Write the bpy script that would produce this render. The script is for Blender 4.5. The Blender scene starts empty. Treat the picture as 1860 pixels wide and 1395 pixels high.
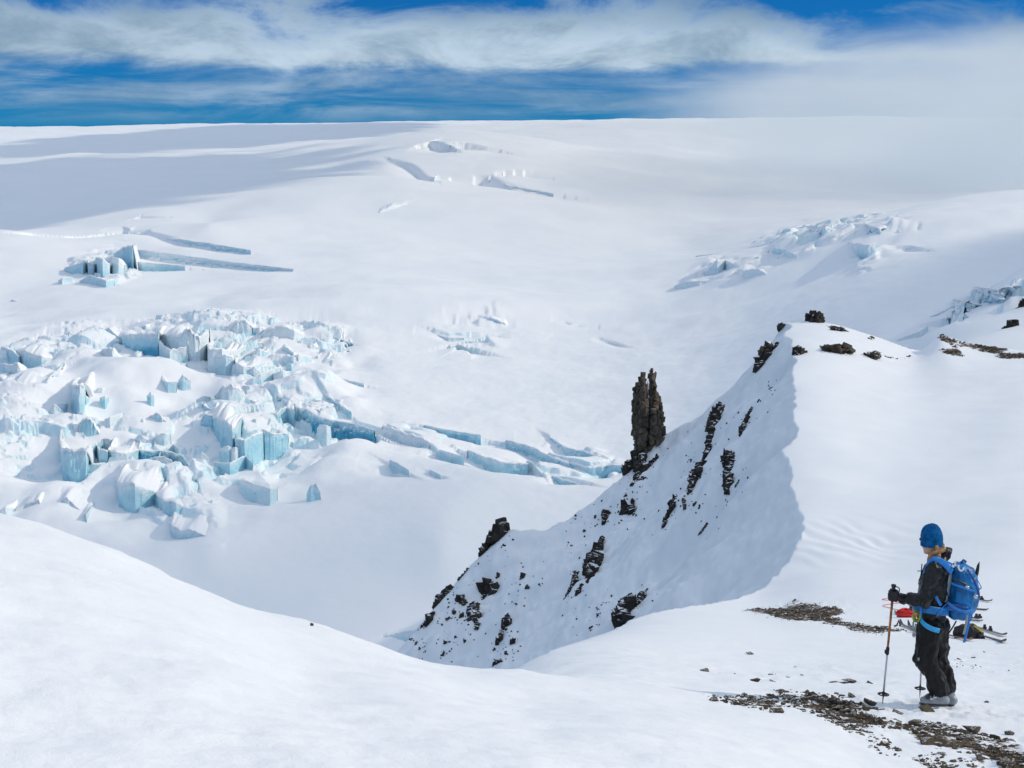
import bpy, bmesh, math, random
import numpy as np
from mathutils import Vector, Matrix

# ------------------------------------------------------------------ camera, sky, sun, exposure
SC = bpy.context.scene
COL = SC.collection
F = 2600.0                                   # focal length in photo pixels (1860 wide)
PITCH = math.atan(367.5 / F)
CP, SP = math.cos(PITCH), math.sin(PITCH)

cam_d = bpy.data.cameras.new('camera')
cam_d.sensor_width = 36.0
cam_d.lens = F / 1860.0 * 36.0
cam_d.clip_start = 0.1
cam_d.clip_end = 40000.0
cam = bpy.data.objects.new('camera', cam_d)
COL.objects.link(cam)
cam.location = (0, 0, 0)
cam.rotation_euler = (math.pi / 2 - PITCH, 0, 0)
SC.camera = cam

SUN_EL = math.radians(31.0)
SUN_AZ = math.radians(3.0)                   # measured from +X (right of the picture) towards +Y (away)
SUN_DIR = Vector((math.cos(SUN_EL) * math.cos(SUN_AZ), math.cos(SUN_EL) * math.sin(SUN_AZ), math.sin(SUN_EL)))
sun_d = bpy.data.lights.new('sun', 'SUN')
sun_d.energy = 2.25
sun_d.angle = math.radians(0.53)
sun_d.color = (1.0, 0.87, 0.67)
sun = bpy.data.objects.new('sun', sun_d)
COL.objects.link(sun)
sun.rotation_euler = SUN_DIR.to_track_quat('Z', 'Y').to_euler()
sun.location = (60, 20, 60)

SC.view_settings.view_transform = 'Standard'
SC.view_settings.look = 'None'
SC.view_settings.gamma = 1.0
SC.view_settings.use_curve_mapping = False
SC.view_settings.exposure = -0.10
SC.render.engine = 'CYCLES'
SC.cycles.use_denoising = True
SC.cycles.max_bounces = 8
SC.cycles.diffuse_bounces = 4
SC.cycles.glossy_bounces = 2
SC.cycles.transmission_bounces = 2
SC.cycles.volume_bounces = 6
SC.cycles.transparent_max_bounces = 8
SC.cycles.sample_clamp_indirect = 4.0
SC.cycles.volume_max_steps = 256


class NT:
    """short-hand for building node trees"""
    def __init__(self, tree):
        self.t = tree
        tree.nodes.clear()

    def n(self, typ, **kw):
        nd = self.t.nodes.new(typ)
        for k, v in kw.items():
            if k.startswith('i_'):
                key = k[2:]
                key = int(key) if key.isdigit() else key.replace('_', ' ')
                if hasattr(v, 'is_output'):
                    self.t.links.new(v, nd.inputs[key])
                else:
                    nd.inputs[key].default_value = v
            else:
                setattr(nd, k, v)
        return nd

    def link(self, a, b):
        self.t.links.new(a, b)

    def math(self, op, a, b=None, c=None, clamp=False):
        nd = self.t.nodes.new('ShaderNodeMath')
        nd.operation = op
        nd.use_clamp = clamp
        for k, v in enumerate((a, b, c)):
            if v is None:
                continue
            if hasattr(v, 'is_output'):
                self.t.links.new(v, nd.inputs[k])
            else:
                nd.inputs[k].default_value = v
        return nd.outputs[0]

    def mix(self, fac, a, b, mode='MIX'):
        nd = self.t.nodes.new('ShaderNodeMix')
        nd.data_type = 'RGBA'
        nd.blend_type = mode
        for k, v in ((0, fac), (6, a), (7, b)):
            if hasattr(v, 'is_output'):
                self.t.links.new(v, nd.inputs[k])
            else:
                nd.inputs[k].default_value = v if k == 0 or len(v) == 4 else (*v, 1)
        return nd.outputs[2]

    def step(self, v, a, b, c=0.0, d=1.0, smooth=True):
        nd = self.t.nodes.new('ShaderNodeMapRange')
        nd.interpolation_type = 'SMOOTHSTEP' if smooth else 'LINEAR'
        nd.clamp = True
        self.t.links.new(v, nd.inputs[0])
        for k, x in zip((1, 2, 3, 4), (a, b, c, d)):
            if hasattr(x, 'is_output'):
                self.t.links.new(x, nd.inputs[k])
            else:
                nd.inputs[k].default_value = x
        return nd.outputs[0]

    def noise(self, vec, scale, detail=4.0, rough=0.55, dist=0.0):
        nd = self.n('ShaderNodeTexNoise', i_Scale=scale, i_Detail=detail, i_Roughness=rough, i_Distortion=dist)
        self.t.links.new(vec, nd.inputs['Vector'])
        return nd.outputs['Fac']

    def mapping(self, vec, scale=(1, 1, 1), loc=(0, 0, 0), rot=(0, 0, 0)):
        nd = self.n('ShaderNodeMapping')
        nd.inputs['Scale'].default_value = scale
        nd.inputs['Location'].default_value = loc
        nd.inputs['Rotation'].default_value = rot
        self.t.links.new(vec, nd.inputs['Vector'])
        return nd.outputs[0]


def make_world():
    w = bpy.data.worlds.new('World')
    SC.world = w
    w.use_nodes = True
    T = NT(w.node_tree)
    sky = T.n('ShaderNodeTexSky')
    sky.sky_type = 'NISHITA'
    sky.sun_disc = False
    sky.sun_elevation = SUN_EL
    sky.sun_rotation = math.pi / 2 - SUN_AZ
    sky.altitude = 1200.0
    sky.air_density = 1.0
    sky.dust_density = 0.0
    sky.ozone_density = 3.0
    d = T.n('ShaderNodeTexCoord').outputs['Generated']
    sep = T.n('ShaderNodeSeparateXYZ')
    T.link(d, sep.inputs[0])
    X, Y, Z = sep.outputs
    # deep polar-air blue, the low sky only a little paler than the high sky
    blue = T.mix(1.0, sky.outputs[0], (0.035, 0.43, 0.94), 'MULTIPLY')
    # elevation (deg-like) and azimuth
    hor = T.math('SQRT', T.math('ADD', T.math('MULTIPLY', X, X), T.math('MULTIPLY', Y, Y)))
    el = T.math('MULTIPLY', T.math('ARCTAN2', Z, hor), 57.2958)
    az = T.math('MULTIPLY', T.math('ARCTAN2', X, Y), 57.2958)
    cmb = T.n('ShaderNodeCombineXYZ')
    T.link(az, cmb.inputs[0])
    T.link(el, cmb.inputs[1])
    P = cmb.outputs[0]
    big = T.noise(T.mapping(P, (0.11, 0.22, 1), (3.1, 7.7, 0)), 1.0, 2.0, 0.5)
    mid = T.noise(T.mapping(P, (0.17, 0.42, 1), (1.3, 2.2, 3)), 1.0, 9.0, 0.64, 0.35)
    streak = T.noise(T.mapping(P, (0.13, 1.0, 1), (4.4, 1.0, 9)), 1.0, 6.0, 0.62, 0.5)
    # a long bank of stratus: flat base near 4.4 deg, ragged top near 7 deg, repeated higher up as broken cloud
    e1 = T.math('ADD', el, T.math('MULTIPLY', T.math('SUBTRACT', mid, 0.5), 1.6))
    base = T.step(e1, 4.1, 4.9)
    topn = T.math('ADD', el, T.math('MULTIPLY', T.math('SUBTRACT', mid, 0.5), 5.5))
    topn = T.math('ADD', topn, T.math('MULTIPLY', T.math('SUBTRACT', big, 0.5), 4.0))
    topn = T.math('ADD', topn, T.step(az, 5.0, 17.0, 0.0, 1.5))
    top = T.step(topn, 5.9, 7.6, 1.0, 0.0)
    bank = T.math('MULTIPLY', T.math('MULTIPLY', base, top), 0.95)
    low = T.math('MULTIPLY', T.step(streak, 0.36, 0.70), T.step(el, 2.0, 3.0))
    low = T.math('MULTIPLY', low, T.math('MULTIPLY', T.step(el, 4.2, 5.2, 1.0, 0.0), 0.62))
    # overhead: thin bright broken cloud
    hi = T.math('MULTIPLY', T.step(T.noise(T.mapping(d, (3, 3, 3), (0.5, 3.3, 5)), 1.0, 6.0, 0.6), 0.36, 0.62),
                T.math('MULTIPLY', T.step(el, 8.5, 16.0), 0.95))
    cov = T.math('ADD', T.math('ADD', bank, low), hi, clamp=True)
    shade = T.step(mid, 0.3, 0.7)
    cl = T.mix(shade, (3.0, 4.5, 6.0), (6.9, 8.6, 10.2))
    cl = T.mix(T.step(el, 8.0, 22.0), cl, (12.4, 14.2, 15.8))
    out = T.mix(cov, blue, cl)
    bg = T.n('ShaderNodeBackground', i_Strength=0.085)
    T.link(out, bg.inputs[0])
    o = T.n('ShaderNodeOutputWorld')
    T.link(bg.outputs[0], o.inputs[0])


make_world()

# ------------------------------------------------------------------ projection helpers (photo pixel + distance -> place)
def us(px, py):
    a = (np.asarray(px, float) - 930.0) / F
    b = (697.5 - np.asarray(py, float)) / F
    ry = CP + b * SP
    return a / ry, (-SP + b * CP) / ry


def W(px, py, d):
    u, s = us(px, py)
    return Vector((float(u * d), float(d), float(s * d)))


def to_px(x, y, z):
    dep = y * CP - z * SP
    return 930 + F * x / dep, 697.5 - F * (y * SP + z * CP) / dep


# ------------------------------------------------------------------ numpy noise
_prng = np.random.RandomState(7)
_perm = _prng.permutation(512)
_perm = np.concatenate([_perm, _perm, _perm])
_g2 = _prng.randn(512, 2)
_g2 /= np.linalg.norm(_g2, axis=1)[:, None]
_g3 = _prng.randn(512, 3)
_g3 /= np.linalg.norm(_g3, axis=1)[:, None]


def perlin2(x, y, seed=0):
    xi = np.floor(x).astype(np.int64)
    yi = np.floor(y).astype(np.int64)
    xf, yf = x - xi, y - yi
    u = xf * xf * xf * (xf * (xf * 6 - 15) + 10)
    v = yf * yf * yf * (yf * (yf * 6 - 15) + 10)

    def g(ix, iy, fx, fy):
        h = _perm[(_perm[(ix + seed * 37) & 511] + iy) & 511]
        q = _g2[h]
        return q[..., 0] * fx + q[..., 1] * fy
    n00 = g(xi, yi, xf, yf)
    n10 = g(xi + 1, yi, xf - 1, yf)
    n01 = g(xi, yi + 1, xf, yf - 1)
    n11 = g(xi + 1, yi + 1, xf - 1, yf - 1)
    a = n00 + u * (n10 - n00)
    b = n01 + u * (n11 - n01)
    return 1.5 * (a + v * (b - a))


def fbm2(x, y, octs=4, seed=0, gain=0.5, lac=2.03):
    r = 0
    a = 1.0
    for k in range(octs):
        r = r + a * perlin2(x, y, seed + k)
        x = x * lac + 13.7
        y = y * lac + 5.1
        a *= gain
    return r


def perlin3(p, seed=0):
    i = np.floor(p).astype(np.int64)
    f = p - i
    w = f * f * f * (f * (f * 6 - 15) + 10)
    r = 0
    for dx in (0, 1):
        for dy in (0, 1):
            for dz in (0, 1):
                h = _perm[(_perm[(_perm[(i[:, 0] + dx + seed * 31) & 511] + i[:, 1] + dy) & 511] + i[:, 2] + dz) & 511]
                q = _g3[h]
                dot = q[:, 0] * (f[:, 0] - dx) + q[:, 1] * (f[:, 1] - dy) + q[:, 2] * (f[:, 2] - dz)
                ww = (w[:, 0] if dx else 1 - w[:, 0]) * (w[:, 1] if dy else 1 - w[:, 1]) * (w[:, 2] if dz else 1 - w[:, 2])
                r = r + ww * dot
    return 1.5 * r


def fbm3(p, octs=3, seed=0, gain=0.5):
    r = 0
    a = 1.0
    for k in range(octs):
        r = r + a * perlin3(p, seed + k)
        p = p * 2.03 + 7.3
        a *= gain
    return r


def worley(x, y, seed=0):
    """nearest-cell id hash, F1, F2 and vector to the cell point"""
    xi = np.floor(x).astype(np.int64)
    yi = np.floor(y).astype(np.int64)
    f1 = np.full(x.shape, 9.0)
    f2 = np.full(x.shape, 9.0)
    idh = np.zeros(x.shape, np.int64)
    vx = np.zeros(x.shape)
    vy = np.zeros(x.shape)
    for dx in (-1, 0, 1):
        for dy in (-1, 0, 1):
            h = _perm[(_perm[(xi + dx + seed * 53) & 511] + yi + dy) & 511]
            cx = xi + dx + 0.5 + 0.42 * _g2[h, 0]
            cy = yi + dy + 0.5 + 0.42 * _g2[h, 1]
            dd = np.hypot(cx - x, cy - y)
            near = dd < f1
            f2 = np.where(near, f1, np.minimum(f2, dd))
            f1 = np.where(near, dd, f1)
            idh = np.where(near, h, idh)
            vx = np.where(near, x - cx, vx)
            vy = np.where(near, y - cy, vy)
    return idh, f1, f2, vx, vy


def sstep(a, b, x):
    t = np.clip((x - a) / (b - a), 0, 1)
    return t * t * (3 - 2 * t)


class TPS:
    def __init__(self, pts, vals, sx=1.0, smooth=0.0):
        P = np.array(pts, float) * np.array([sx, 1.0])
        n = len(P)
        D = np.hypot(*(P[:, None, :] - P[None]).transpose(2, 0, 1))
        K = self.k(D) + np.eye(n) * smooth
        A = np.zeros((n + 3, n + 3))
        A[:n, :n] = K
        A[:n, n] = 1
        A[:n, n + 1:] = P
        A[n, :n] = 1
        A[n + 1:, :n] = P.T
        sol = np.linalg.solve(A, np.concatenate([vals, np.zeros(3)]))
        self.P, self.w, self.c, self.sx = P, sol[:n], sol[n:], sx

    @staticmethod
    def k(r):
        return np.where(r > 1e-9, r * r * np.log(np.maximum(r, 1e-9)), 0.0)

    def __call__(self, x, y):
        x = np.asarray(x, float) * self.sx
        y = np.asarray(y, float)
        r = self.c[0] + self.c[1] * x + self.c[2] * y
        for (a, b), w in zip(self.P, self.w):
            r = r + w * self.k(np.hypot(x - a, y - b))
        return r


def in_poly(px, py, poly):
    ins = np.zeros(np.shape(px), bool)
    n = len(poly)
    for i in range(n):
        x1, y1 = poly[i]
        x2, y2 = poly[(i + 1) % n]
        if y1 == y2:
            continue
        c = ((y1 > py) != (y2 > py)) & (px < (x2 - x1) * (py - y1) / (y2 - y1) + x1)
        ins ^= c
    return ins


def poly_dist(px, py, poly, closed=True):
    d = np.full(np.shape(px), 1e9)
    n = len(poly)
    for i in range(n if closed else n - 1):
        x1, y1 = poly[i]
        x2, y2 = poly[(i + 1) % n]
        ex, ey = x2 - x1, y2 - y1
        t = np.clip(((px - x1) * ex + (py - y1) * ey) / (ex * ex + ey * ey + 1e-9), 0, 1)
        d = np.minimum(d, np.hypot(px - x1 - t * ex, py - y1 - t * ey))
    return d


def soft_mask(px, py, poly, soft):
    """1 inside, fading to 0 over `soft` photo pixels outside and 1 at soft inside"""
    d = poly_dist(px, py, poly)
    ins = in_poly(px, py, poly)
    return sstep(-soft, soft, np.where(ins, d, -d))


# ------------------------------------------------------------------ near ground: the slope we stand on, the bench, the ridge and its shaded face
TOPPTS = [  # photo x, y, distance
    (-300, 1395, 4.0), (-300, 1130, 5.6), (-300, 900, 8.5),
    (0, 1395, 4.3), (0, 1150, 6.0), (0, 950, 9.0), (0, 985, 11.5), (0, 1500, 18),
    (240, 1395, 4.5), (240, 1190, 6.2), (240, 1027, 9.3), (240, 1065, 12), (240, 1500, 18),
    (560, 1395, 4.8), (560, 1250, 7.0), (560, 1132, 10.2), (560, 1170, 13), (560, 1450, 18),
    (950, 1395, 5.3), (950, 1300, 7.8), (950, 1218, 11.0), (950, 1240, 13.5), (985, 1188, 19.5),
    (1290, 1395, 6.4), (1290, 1278, 11.3), (1290, 1205, 17.5), (1290, 1130, 30),
    (1450, 1395, 7.4), (1600, 1340, 10.6), (1700, 1282, 12.9), (1560, 1275, 13.0), (1860, 1395, 9.4), (1860, 1300, 12.6),
    (2100, 1395, 9.6), (2100, 1200, 19), (2100, 1000, 44), (2100, 800, 64), (2100, 670, 88),
    (1700, 1205, 19.0), (1450, 1200, 19.5), (1860, 1150, 27), (1600, 1155, 26.5), (1480, 1110, 34), (1860, 1085, 36),
    (1170, 1118, 35.0), (1380, 1080, 42), (1620, 1010, 46), (1440, 960, 52), (1860, 950, 48), (1440, 820, 66), (1650, 850, 62),
    (1860, 830, 62), (1445, 690, 84), (1650, 720, 82), (1860, 720, 78), (1425, 585, 108), (1550, 600, 104),
    (1640, 627, 102), (1678, 630, 101.5), (1706, 607, 101), (1740, 614, 100.5), (1803, 627, 98.5), (1860, 634, 96), (1860, 672, 88), (1700, 660, 93),
    (-200, 2600, 1.25), (500, 2700, 1.25), (1000, 2800, 1.25), (1800, 2900, 1.3), (2400, 2900, 1.35),
]
_u, _s = us([p[0] for p in TOPPTS], [p[1] for p in TOPPTS])
_v = np.log([p[2] for p in TOPPTS])
TOP = TPS(np.c_[_u, _v], _s, 5.0, 1e-4)


def z_top(x, y):
    return TOP(x / y, np.log(y)) * y


LIP = np.array([(16.0, -0.4), (18.0, 0.15), (20.5, 0.5), (24, 0.95), (30, 2.1), (35.6, 3.4), (42, 7.1), (46, 9.0), (50, 10.35), (54, 11.2), (58, 11.55),
                (66, 13.0), (75, 15.0), (84, 16.75), (105, 20.3), (108, 20.6)])   # y, x of the cornice edge
ARETE = [(300, 1420, 84), (600, 1270, 88), (735, 1170, 92), (772, 1120, 94), (812, 1072, 96), (850, 1025, 98), (900, 972, 99), (928, 968, 99), (1000, 957, 100),
         (1060, 920, 101), (1130, 862, 102), (1180, 815, 103), (1215, 790, 104), (1290, 742, 105), (1335, 715, 106),
         (1372, 675, 106.5), (1395, 635, 107), (1425, 586, 108), (1480, 588, 108), (1540, 597, 106), (1590, 612, 104), (1640, 628, 102),
         (1676, 631, 101), (1704, 609, 100.6), (1740, 616, 100), (1770, 625, 99), (1803, 629, 98), (1860, 637, 95.5), (2000, 655, 92), (2300, 690, 88)]
_a = [W(*p) for p in ARETE]
AX, AY, AZ = (np.array([p[k] for p in _a]) for k in range(3))
_pts, _val = [], []
for yy in np.concatenate([np.arange(16, 60, 3.0), np.arange(60, 109, 4.0)]):
    xx = float(np.interp(yy, LIP[:, 0], LIP[:, 1]))
    zz = float(z_top(np.array([xx]), np.array([yy]))[0])
    for dx, dz in ((0, 0), (2.5, 2.4), (-2.0, -2.0)) if yy > 38 else ((0, 0), (1.5, 1.5)):
        _pts.append((xx + dx, yy))
        _val.append(zz + dz)
for p in _a[:18]:
    _pts.append((p.x, p.y))
    _val.append(p.z)
for p in [(1200, 1100, 58), (1000, 1200, 68), (1100, 1000, 86), (1330, 960, 70), (1250, 860, 92), (900, 1190, 78), (1380, 760, 92)]:
    q = W(*p)
    _pts.append((q.x, q.y))
    _val.append(q.z)
for yy, xx, dz in [(20, -6, 7), (30, -4, 7.5), (20, -16, 15), (40, -8, 12), (40, -25, 26), (16, -25, 18), (60, -25, 30)]:
    _pts.append((xx, yy))
    k = float(np.interp(yy, LIP[:, 0], LIP[:, 1]))
    _val.append(float(z_top(np.array([k]), np.array([float(yy)]))[0]) - dz)
LEFT = TPS(_pts, np.array(_val), 1.0, 0.05)


def near_z(x, y, full=False):
    x = np.asarray(x, float)
    y = np.asarray(y, float)
    zt = z_top(x, y)
    far = sstep(25, 60, y)
    # wind-packed surface: soft swells, sastrugi, small scallops
    zt = zt + 0.022 * fbm2(x * 0.9, y * 0.9, 4, 3) * sstep(2, 6, y) * sstep(30, 18, y) + 0.035 * fbm2(x * 0.35, y * 0.35, 2, 3) * sstep(15, 30, y)
    rip = np.exp(-((x - 11.6) / 2.2) ** 2 - ((y - 49.0) / 3.5) ** 2)
    zt = zt + 0.03 * rip * np.sin((x * 0.95 + y * 0.30 + 0.5 * fbm2(x * 0.5, y * 0.3, 2, 5)) * 2 * np.pi / 0.75)
    zt = zt + 0.14 * fbm2(x * 0.07 + 2.3, y * 0.06, 2, 33) * sstep(48, 60, y)
    zt = zt + 0.015 * fbm2(x * 1.8 + 0.4 * y, y * 4.5, 3, 9) * sstep(3, 7, y) * sstep(22, 14, y)
    zt = zt + 0.12 * far * fbm2(x * 0.09, y * 0.09, 3, 14)
    # small broken steps near the crest of the front slope
    st = fbm2(x * 0.7 + 3, y * 0.7, 2, 21)
    zt = zt + 0.03 * st * sstep(6.5, 8.0, y) * sstep(12.5, 9.5, y) * sstep(0.2, -1.5, x)
    zt = zt + 0.05 * sstep(-2.34, -2.60, x + 0.12 * fbm2(x * 3, y * 3, 2, 22)) * sstep(8.6, 9.0, y) * sstep(9.9, 9.3, y)
    zt = zt + 0.013 * fbm2(x * 2.6, y * 3.0, 4, 27) * sstep(2.5, 3.5, y) * sstep(8.5, 5.5, y)
    rr = (x - 3.75) ** 2 + (y - 12.85) ** 2
    zt = zt + 0.035 * fbm2(x * 4.5, y * 4.5, 3, 28) * np.exp(-rr / 0.9)
    zl = LEFT(x, y)
    zl = zl + 0.22 * fbm2(x * 0.9, y * 0.5, 3, 29) * sstep(15, 18, y) * sstep(44, 36, y)
    away = sstep(0.5, 6.0, np.interp(y, LIP[:, 0], LIP[:, 1]) - x)
    zl = zl + (0.06 + 0.32 * away) * fbm2(x * 0.33, y * 0.33, 4, 31) + 0.7 * away * fbm2(x * 0.05, y * 0.22, 3, 41)
    zl = zl + 0.10 * fbm2(x * 1.1, y * 0.7, 3, 44)
    zl = zl + 1.6 * np.maximum(0, 18.0 - y)
    za = np.interp(x, AX, AZ) + 0.12 * fbm2(x * 0.6, y * 0.1, 4, 51)
    ya = np.interp(x, AX, AY)
    zf = za - 1.25 * (y - ya)
    z = np.minimum(zt, np.minimum(zl, zf))
    if full:
        return z, zt, zl, zf
    return z


def hit(px, py, fn, d0, d1, n=4000):
    """first place along the photo ray that lies on the surface"""
    u, s = us(px, py)
    d = np.geomspace(d0, d1, n)
    g = s * d - fn(u * d, d)
    k = np.nonzero((g[:-1] > 0) & (g[1:] <= 0))[0]
    if len(k) == 0:
        return None
    k = k[0]
    t = g[k] / (g[k] - g[k + 1])
    dd = d[k] + t * (d[k + 1] - d[k])
    return Vector((float(u * dd), float(dd), float(s * dd)))


def near_hit(px, py, d0=3.0):
    return hit(px, py, near_z, d0, 112)


def add_mesh(name, verts, faces, mat=None, parent=None, smooth=True):
    me = bpy.data.meshes.new(name)
    verts = np.asarray(verts, np.float32)
    faces = np.asarray(faces, np.int32)
    k = faces.shape[1]
    me.vertices.add(len(verts))
    me.vertices.foreach_set('co', verts.ravel())
    me.loops.add(faces.size)
    me.loops.foreach_set('vertex_index', faces.ravel())
    me.polygons.add(len(faces))
    me.polygons.foreach_set('loop_start', np.arange(len(faces), dtype=np.int32) * k)
    sm = np.broadcast_to(np.asarray(smooth, bool), (len(faces),)).copy()
    me.polygons.foreach_set('use_smooth', sm)
    me.update(calc_edges=True)
    if mat:
        me.materials.append(mat)
    o = bpy.data.objects.new(name, me)
    COL.objects.link(o)
    if parent:
        o.parent = parent
    return o


def fattr(o, name, arr):
    a = o.data.attributes.new(name, 'FLOAT', 'POINT')
    a.data.foreach_set('value', np.asarray(arr, np.float32).ravel())


def grid_faces(nr, nc, keep=None):
    i = np.arange(nr * nc).reshape(nr, nc)
    f = np.stack([i[:-1, :-1], i[:-1, 1:], i[1:, 1:], i[1:, :-1]], -1).reshape(-1, 4)
    if keep is not None:
        kk = keep.reshape(nr, nc)
        kf = (kk[:-1, :-1] | kk[:-1, 1:] | kk[1:, 1:] | kk[1:, :-1]).ravel()
        f = f[kf]
    return f


def compact(V, Fc, *arrs):
    used = np.zeros(len(V), bool)
    used[Fc.ravel()] = True
    mp = np.cumsum(used) - 1
    return (V[used], mp[Fc]) + tuple(a[used] for a in arrs)


def tag(o, label=None, cat=None, group=None, kind=None):
    if label:
        o['label'] = label
    if cat:
        o['category'] = cat
    if group:
        o['group'] = group
    if kind:
        o['kind'] = kind
    return o


# ------------------------------------------------------------------ materials
def mat_new(name):
    m = bpy.data.materials.new(name)
    m.use_nodes = True
    T = NT(m.node_tree)
    out = T.n('ShaderNodeOutputMaterial')
    b = T.n('ShaderNodeBsdfPrincipled')
    T.link(b.outputs[0], out.inputs[0])
    return m, T, b


def mat_snow(name, far=False):
    m, T, b = mat_new(name)
    P = T.n('ShaderNodeTexCoord').outputs['Object']
    at = T.n('ShaderNodeAttribute', attribute_name='bare')
    bare = at.outputs['Fac']
    if far:
        h1 = T.noise(T.mapping(P, (0.03, 0.04, 0.03)), 1.0, 6.0, 0.6)
        h2 = T.noise(P, 0.55, 4.0, 0.65)
        hh = T.math('ADD', T.math('MULTIPLY', h1, 1.0), T.math('MULTIPLY', h2, 0.35))
        bump = T.n('ShaderNodeBump', i_Strength=0.05, i_Distance=1.0)
    else:
        h1 = T.noise(T.mapping(P, (1.0, 1.5, 1.0), rot=(0, 0, 0.25)), 1.5, 3.0, 0.5)
        h2 = T.noise(P, 9.0, 5.0, 0.7)
        h3 = T.noise(P, 42.0, 3.0, 0.7)
        hh = T.math('ADD', T.math('ADD', T.math('MULTIPLY', h1, 0.7), T.math('MULTIPLY', h2, 0.42)), T.math('MULTIPLY', h3, 0.30))
        bump = T.n('ShaderNodeBump', i_Strength=0.42, i_Distance=0.035)
    T.link(hh, bump.inputs['Height'])
    T.link(bump.outputs[0], b.inputs['Normal'])
    snow = T.mix(T.noise(P, 0.02 if far else 0.7, 4.0), (0.84, 0.868, 0.91), (0.89, 0.905, 0.93))
    if far:
        n1 = T.noise(P, 0.11, 5.0, 0.65)
        n2 = T.noise(T.mapping(P, (1, 1, 2.5)), 0.35, 5.0, 0.7)
        ice = T.mix(T.step(n1, 0.35, 0.65), (0.60, 0.79, 0.86), (0.80, 0.88, 0.92))
        ice = T.mix(T.step(n2, 0.60, 0.74), ice, (0.26, 0.54, 0.66))
        dp = T.n('ShaderNodeAttribute', attribute_name='dense')
        ice = T.mix(dp.outputs['Fac'], ice, T.mix(T.step(n2, 0.4, 0.65), (0.30, 0.64, 0.78), (0.10, 0.42, 0.60)))
        fac = T.math('MULTIPLY', bare, T.step(T.noise(P, 0.16, 4.0), 0.26, 0.42), clamp=True)
        col = T.mix(fac, snow, ice)
        T.link(T.mix(fac, (0.7,) * 3, (0.4,) * 3), b.inputs['Roughness'])
    else:
        n1 = T.noise(P, 5.0, 6.0, 0.7)
        dirt = T.mix(T.step(n1, 0.35, 0.7), (0.030, 0.019, 0.011), (0.15, 0.095, 0.050))
        n2 = T.noise(T.mapping(P, (1.0, 2.2, 1.0)), 4.0, 7.0, 0.72)
        fac = T.step(T.math('ADD', bare, T.math('MULTIPLY', T.math('SUBTRACT', n2, 0.5), 1.5)), 0.52, 0.64)
        col = T.mix(fac, snow, dirt)
        b.inputs['Roughness'].default_value = 0.75
    T.link(col, b.inputs['Base Color'])
    b.inputs['Specular IOR Level'].default_value = 0.25
    return m


def mat_rock(name, a, c, scale, snowy=0.0):
    m, T, b = mat_new(name)
    P = T.n('ShaderNodeTexCoord').outputs['Object']
    oi = T.n('ShaderNodeObjectInfo').outputs['Random']
    n1 = T.noise(P, scale, 7.0, 0.7)
    n2 = T.noise(P, scale * 4.5, 5.0, 0.7)
    col = T.mix(T.step(n1, 0.32, 0.68), a, c)
    col = T.mix(T.step(n2, 0.60, 0.75), col, tuple(min(1, 2.3 * x) for x in c))
    hsv = T.n('ShaderNodeHueSaturation', i_Hue=0.5, i_Saturation=1.0, i_Color=col)
    T.link(T.math('ADD', 0.7, T.math('MULTIPLY', oi, 0.7)), hsv.inputs['Value'])
    col = hsv.outputs[0]
    if snowy > 0:
        g = T.n('ShaderNodeNewGeometry')
        sp = T.n('ShaderNodeSeparateXYZ')
        T.link(g.outputs['Normal'], sp.inputs[0])
        f = T.math('ADD', sp.outputs[2], T.math('MULTIPLY', T.math('SUBTRACT', n1, 0.5), 0.9))
        col = T.mix(T.step(f, 1.02 - snowy, 1.12 - snowy), col, (0.86, 0.88, 0.91))
    T.link(col, b.inputs['Base Color'])
    b.inputs['Roughness'].default_value = 0.85
    bump = T.n('ShaderNodeBump', i_Strength=0.8, i_Distance=0.25 / scale)
    T.link(T.math('ADD', n1, T.math('MULTIPLY', n2, 0.5)), bump.inputs['Height'])
    T.link(bump.outputs[0], b.inputs['Normal'])
    return m


def mat_plain(name, col, rough=0.6, metal=0.0, spec=0.5, nscale=0.0, namt=0.15, bump=0.0, bscale=60.0, bdist=0.004):
    m, T, b = mat_new(name)
    P = T.n('ShaderNodeTexCoord').outputs['Object']
    if nscale:
        n = T.noise(P, nscale, 5.0, 0.6)
        c = T.mix(T.step(n, 0.3, 0.7), tuple(x * (1 - namt) for x in col), tuple(min(1, x * (1 + namt)) for x in col))
        T.link(c, b.inputs['Base Color'])
    else:
        b.inputs['Base Color'].default_value = (*col, 1)
    b.inputs['Roughness'].default_value = rough
    b.inputs['Metallic'].default_value = metal
    b.inputs['Specular IOR Level'].default_value = spec
    if bump:
        bp = T.n('ShaderNodeBump', i_Strength=bump, i_Distance=bdist)
        T.link(T.noise(P, bscale, 4.0, 0.6), bp.inputs['Height'])
        T.link(bp.outputs[0], b.inputs['Normal'])
    return m


M = {}
M['snow'] = mat_snow('snow')
M['glacier'] = mat_snow('glacier_snow', far=True)
M['cliff'] = mat_rock('cliff_rock', (0.012, 0.010, 0.009), (0.050, 0.038, 0.028), 0.8, 0.12)
M['pinnacle'] = mat_rock('pinnacle_rock', (0.028, 0.022, 0.016), (0.135, 0.102, 0.070), 1.6, 0.0)
M['stone'] = mat_rock('stone_brown', (0.034, 0.025, 0.015), (0.145, 0.105, 0.062), 5.0, 0.04)

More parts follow.
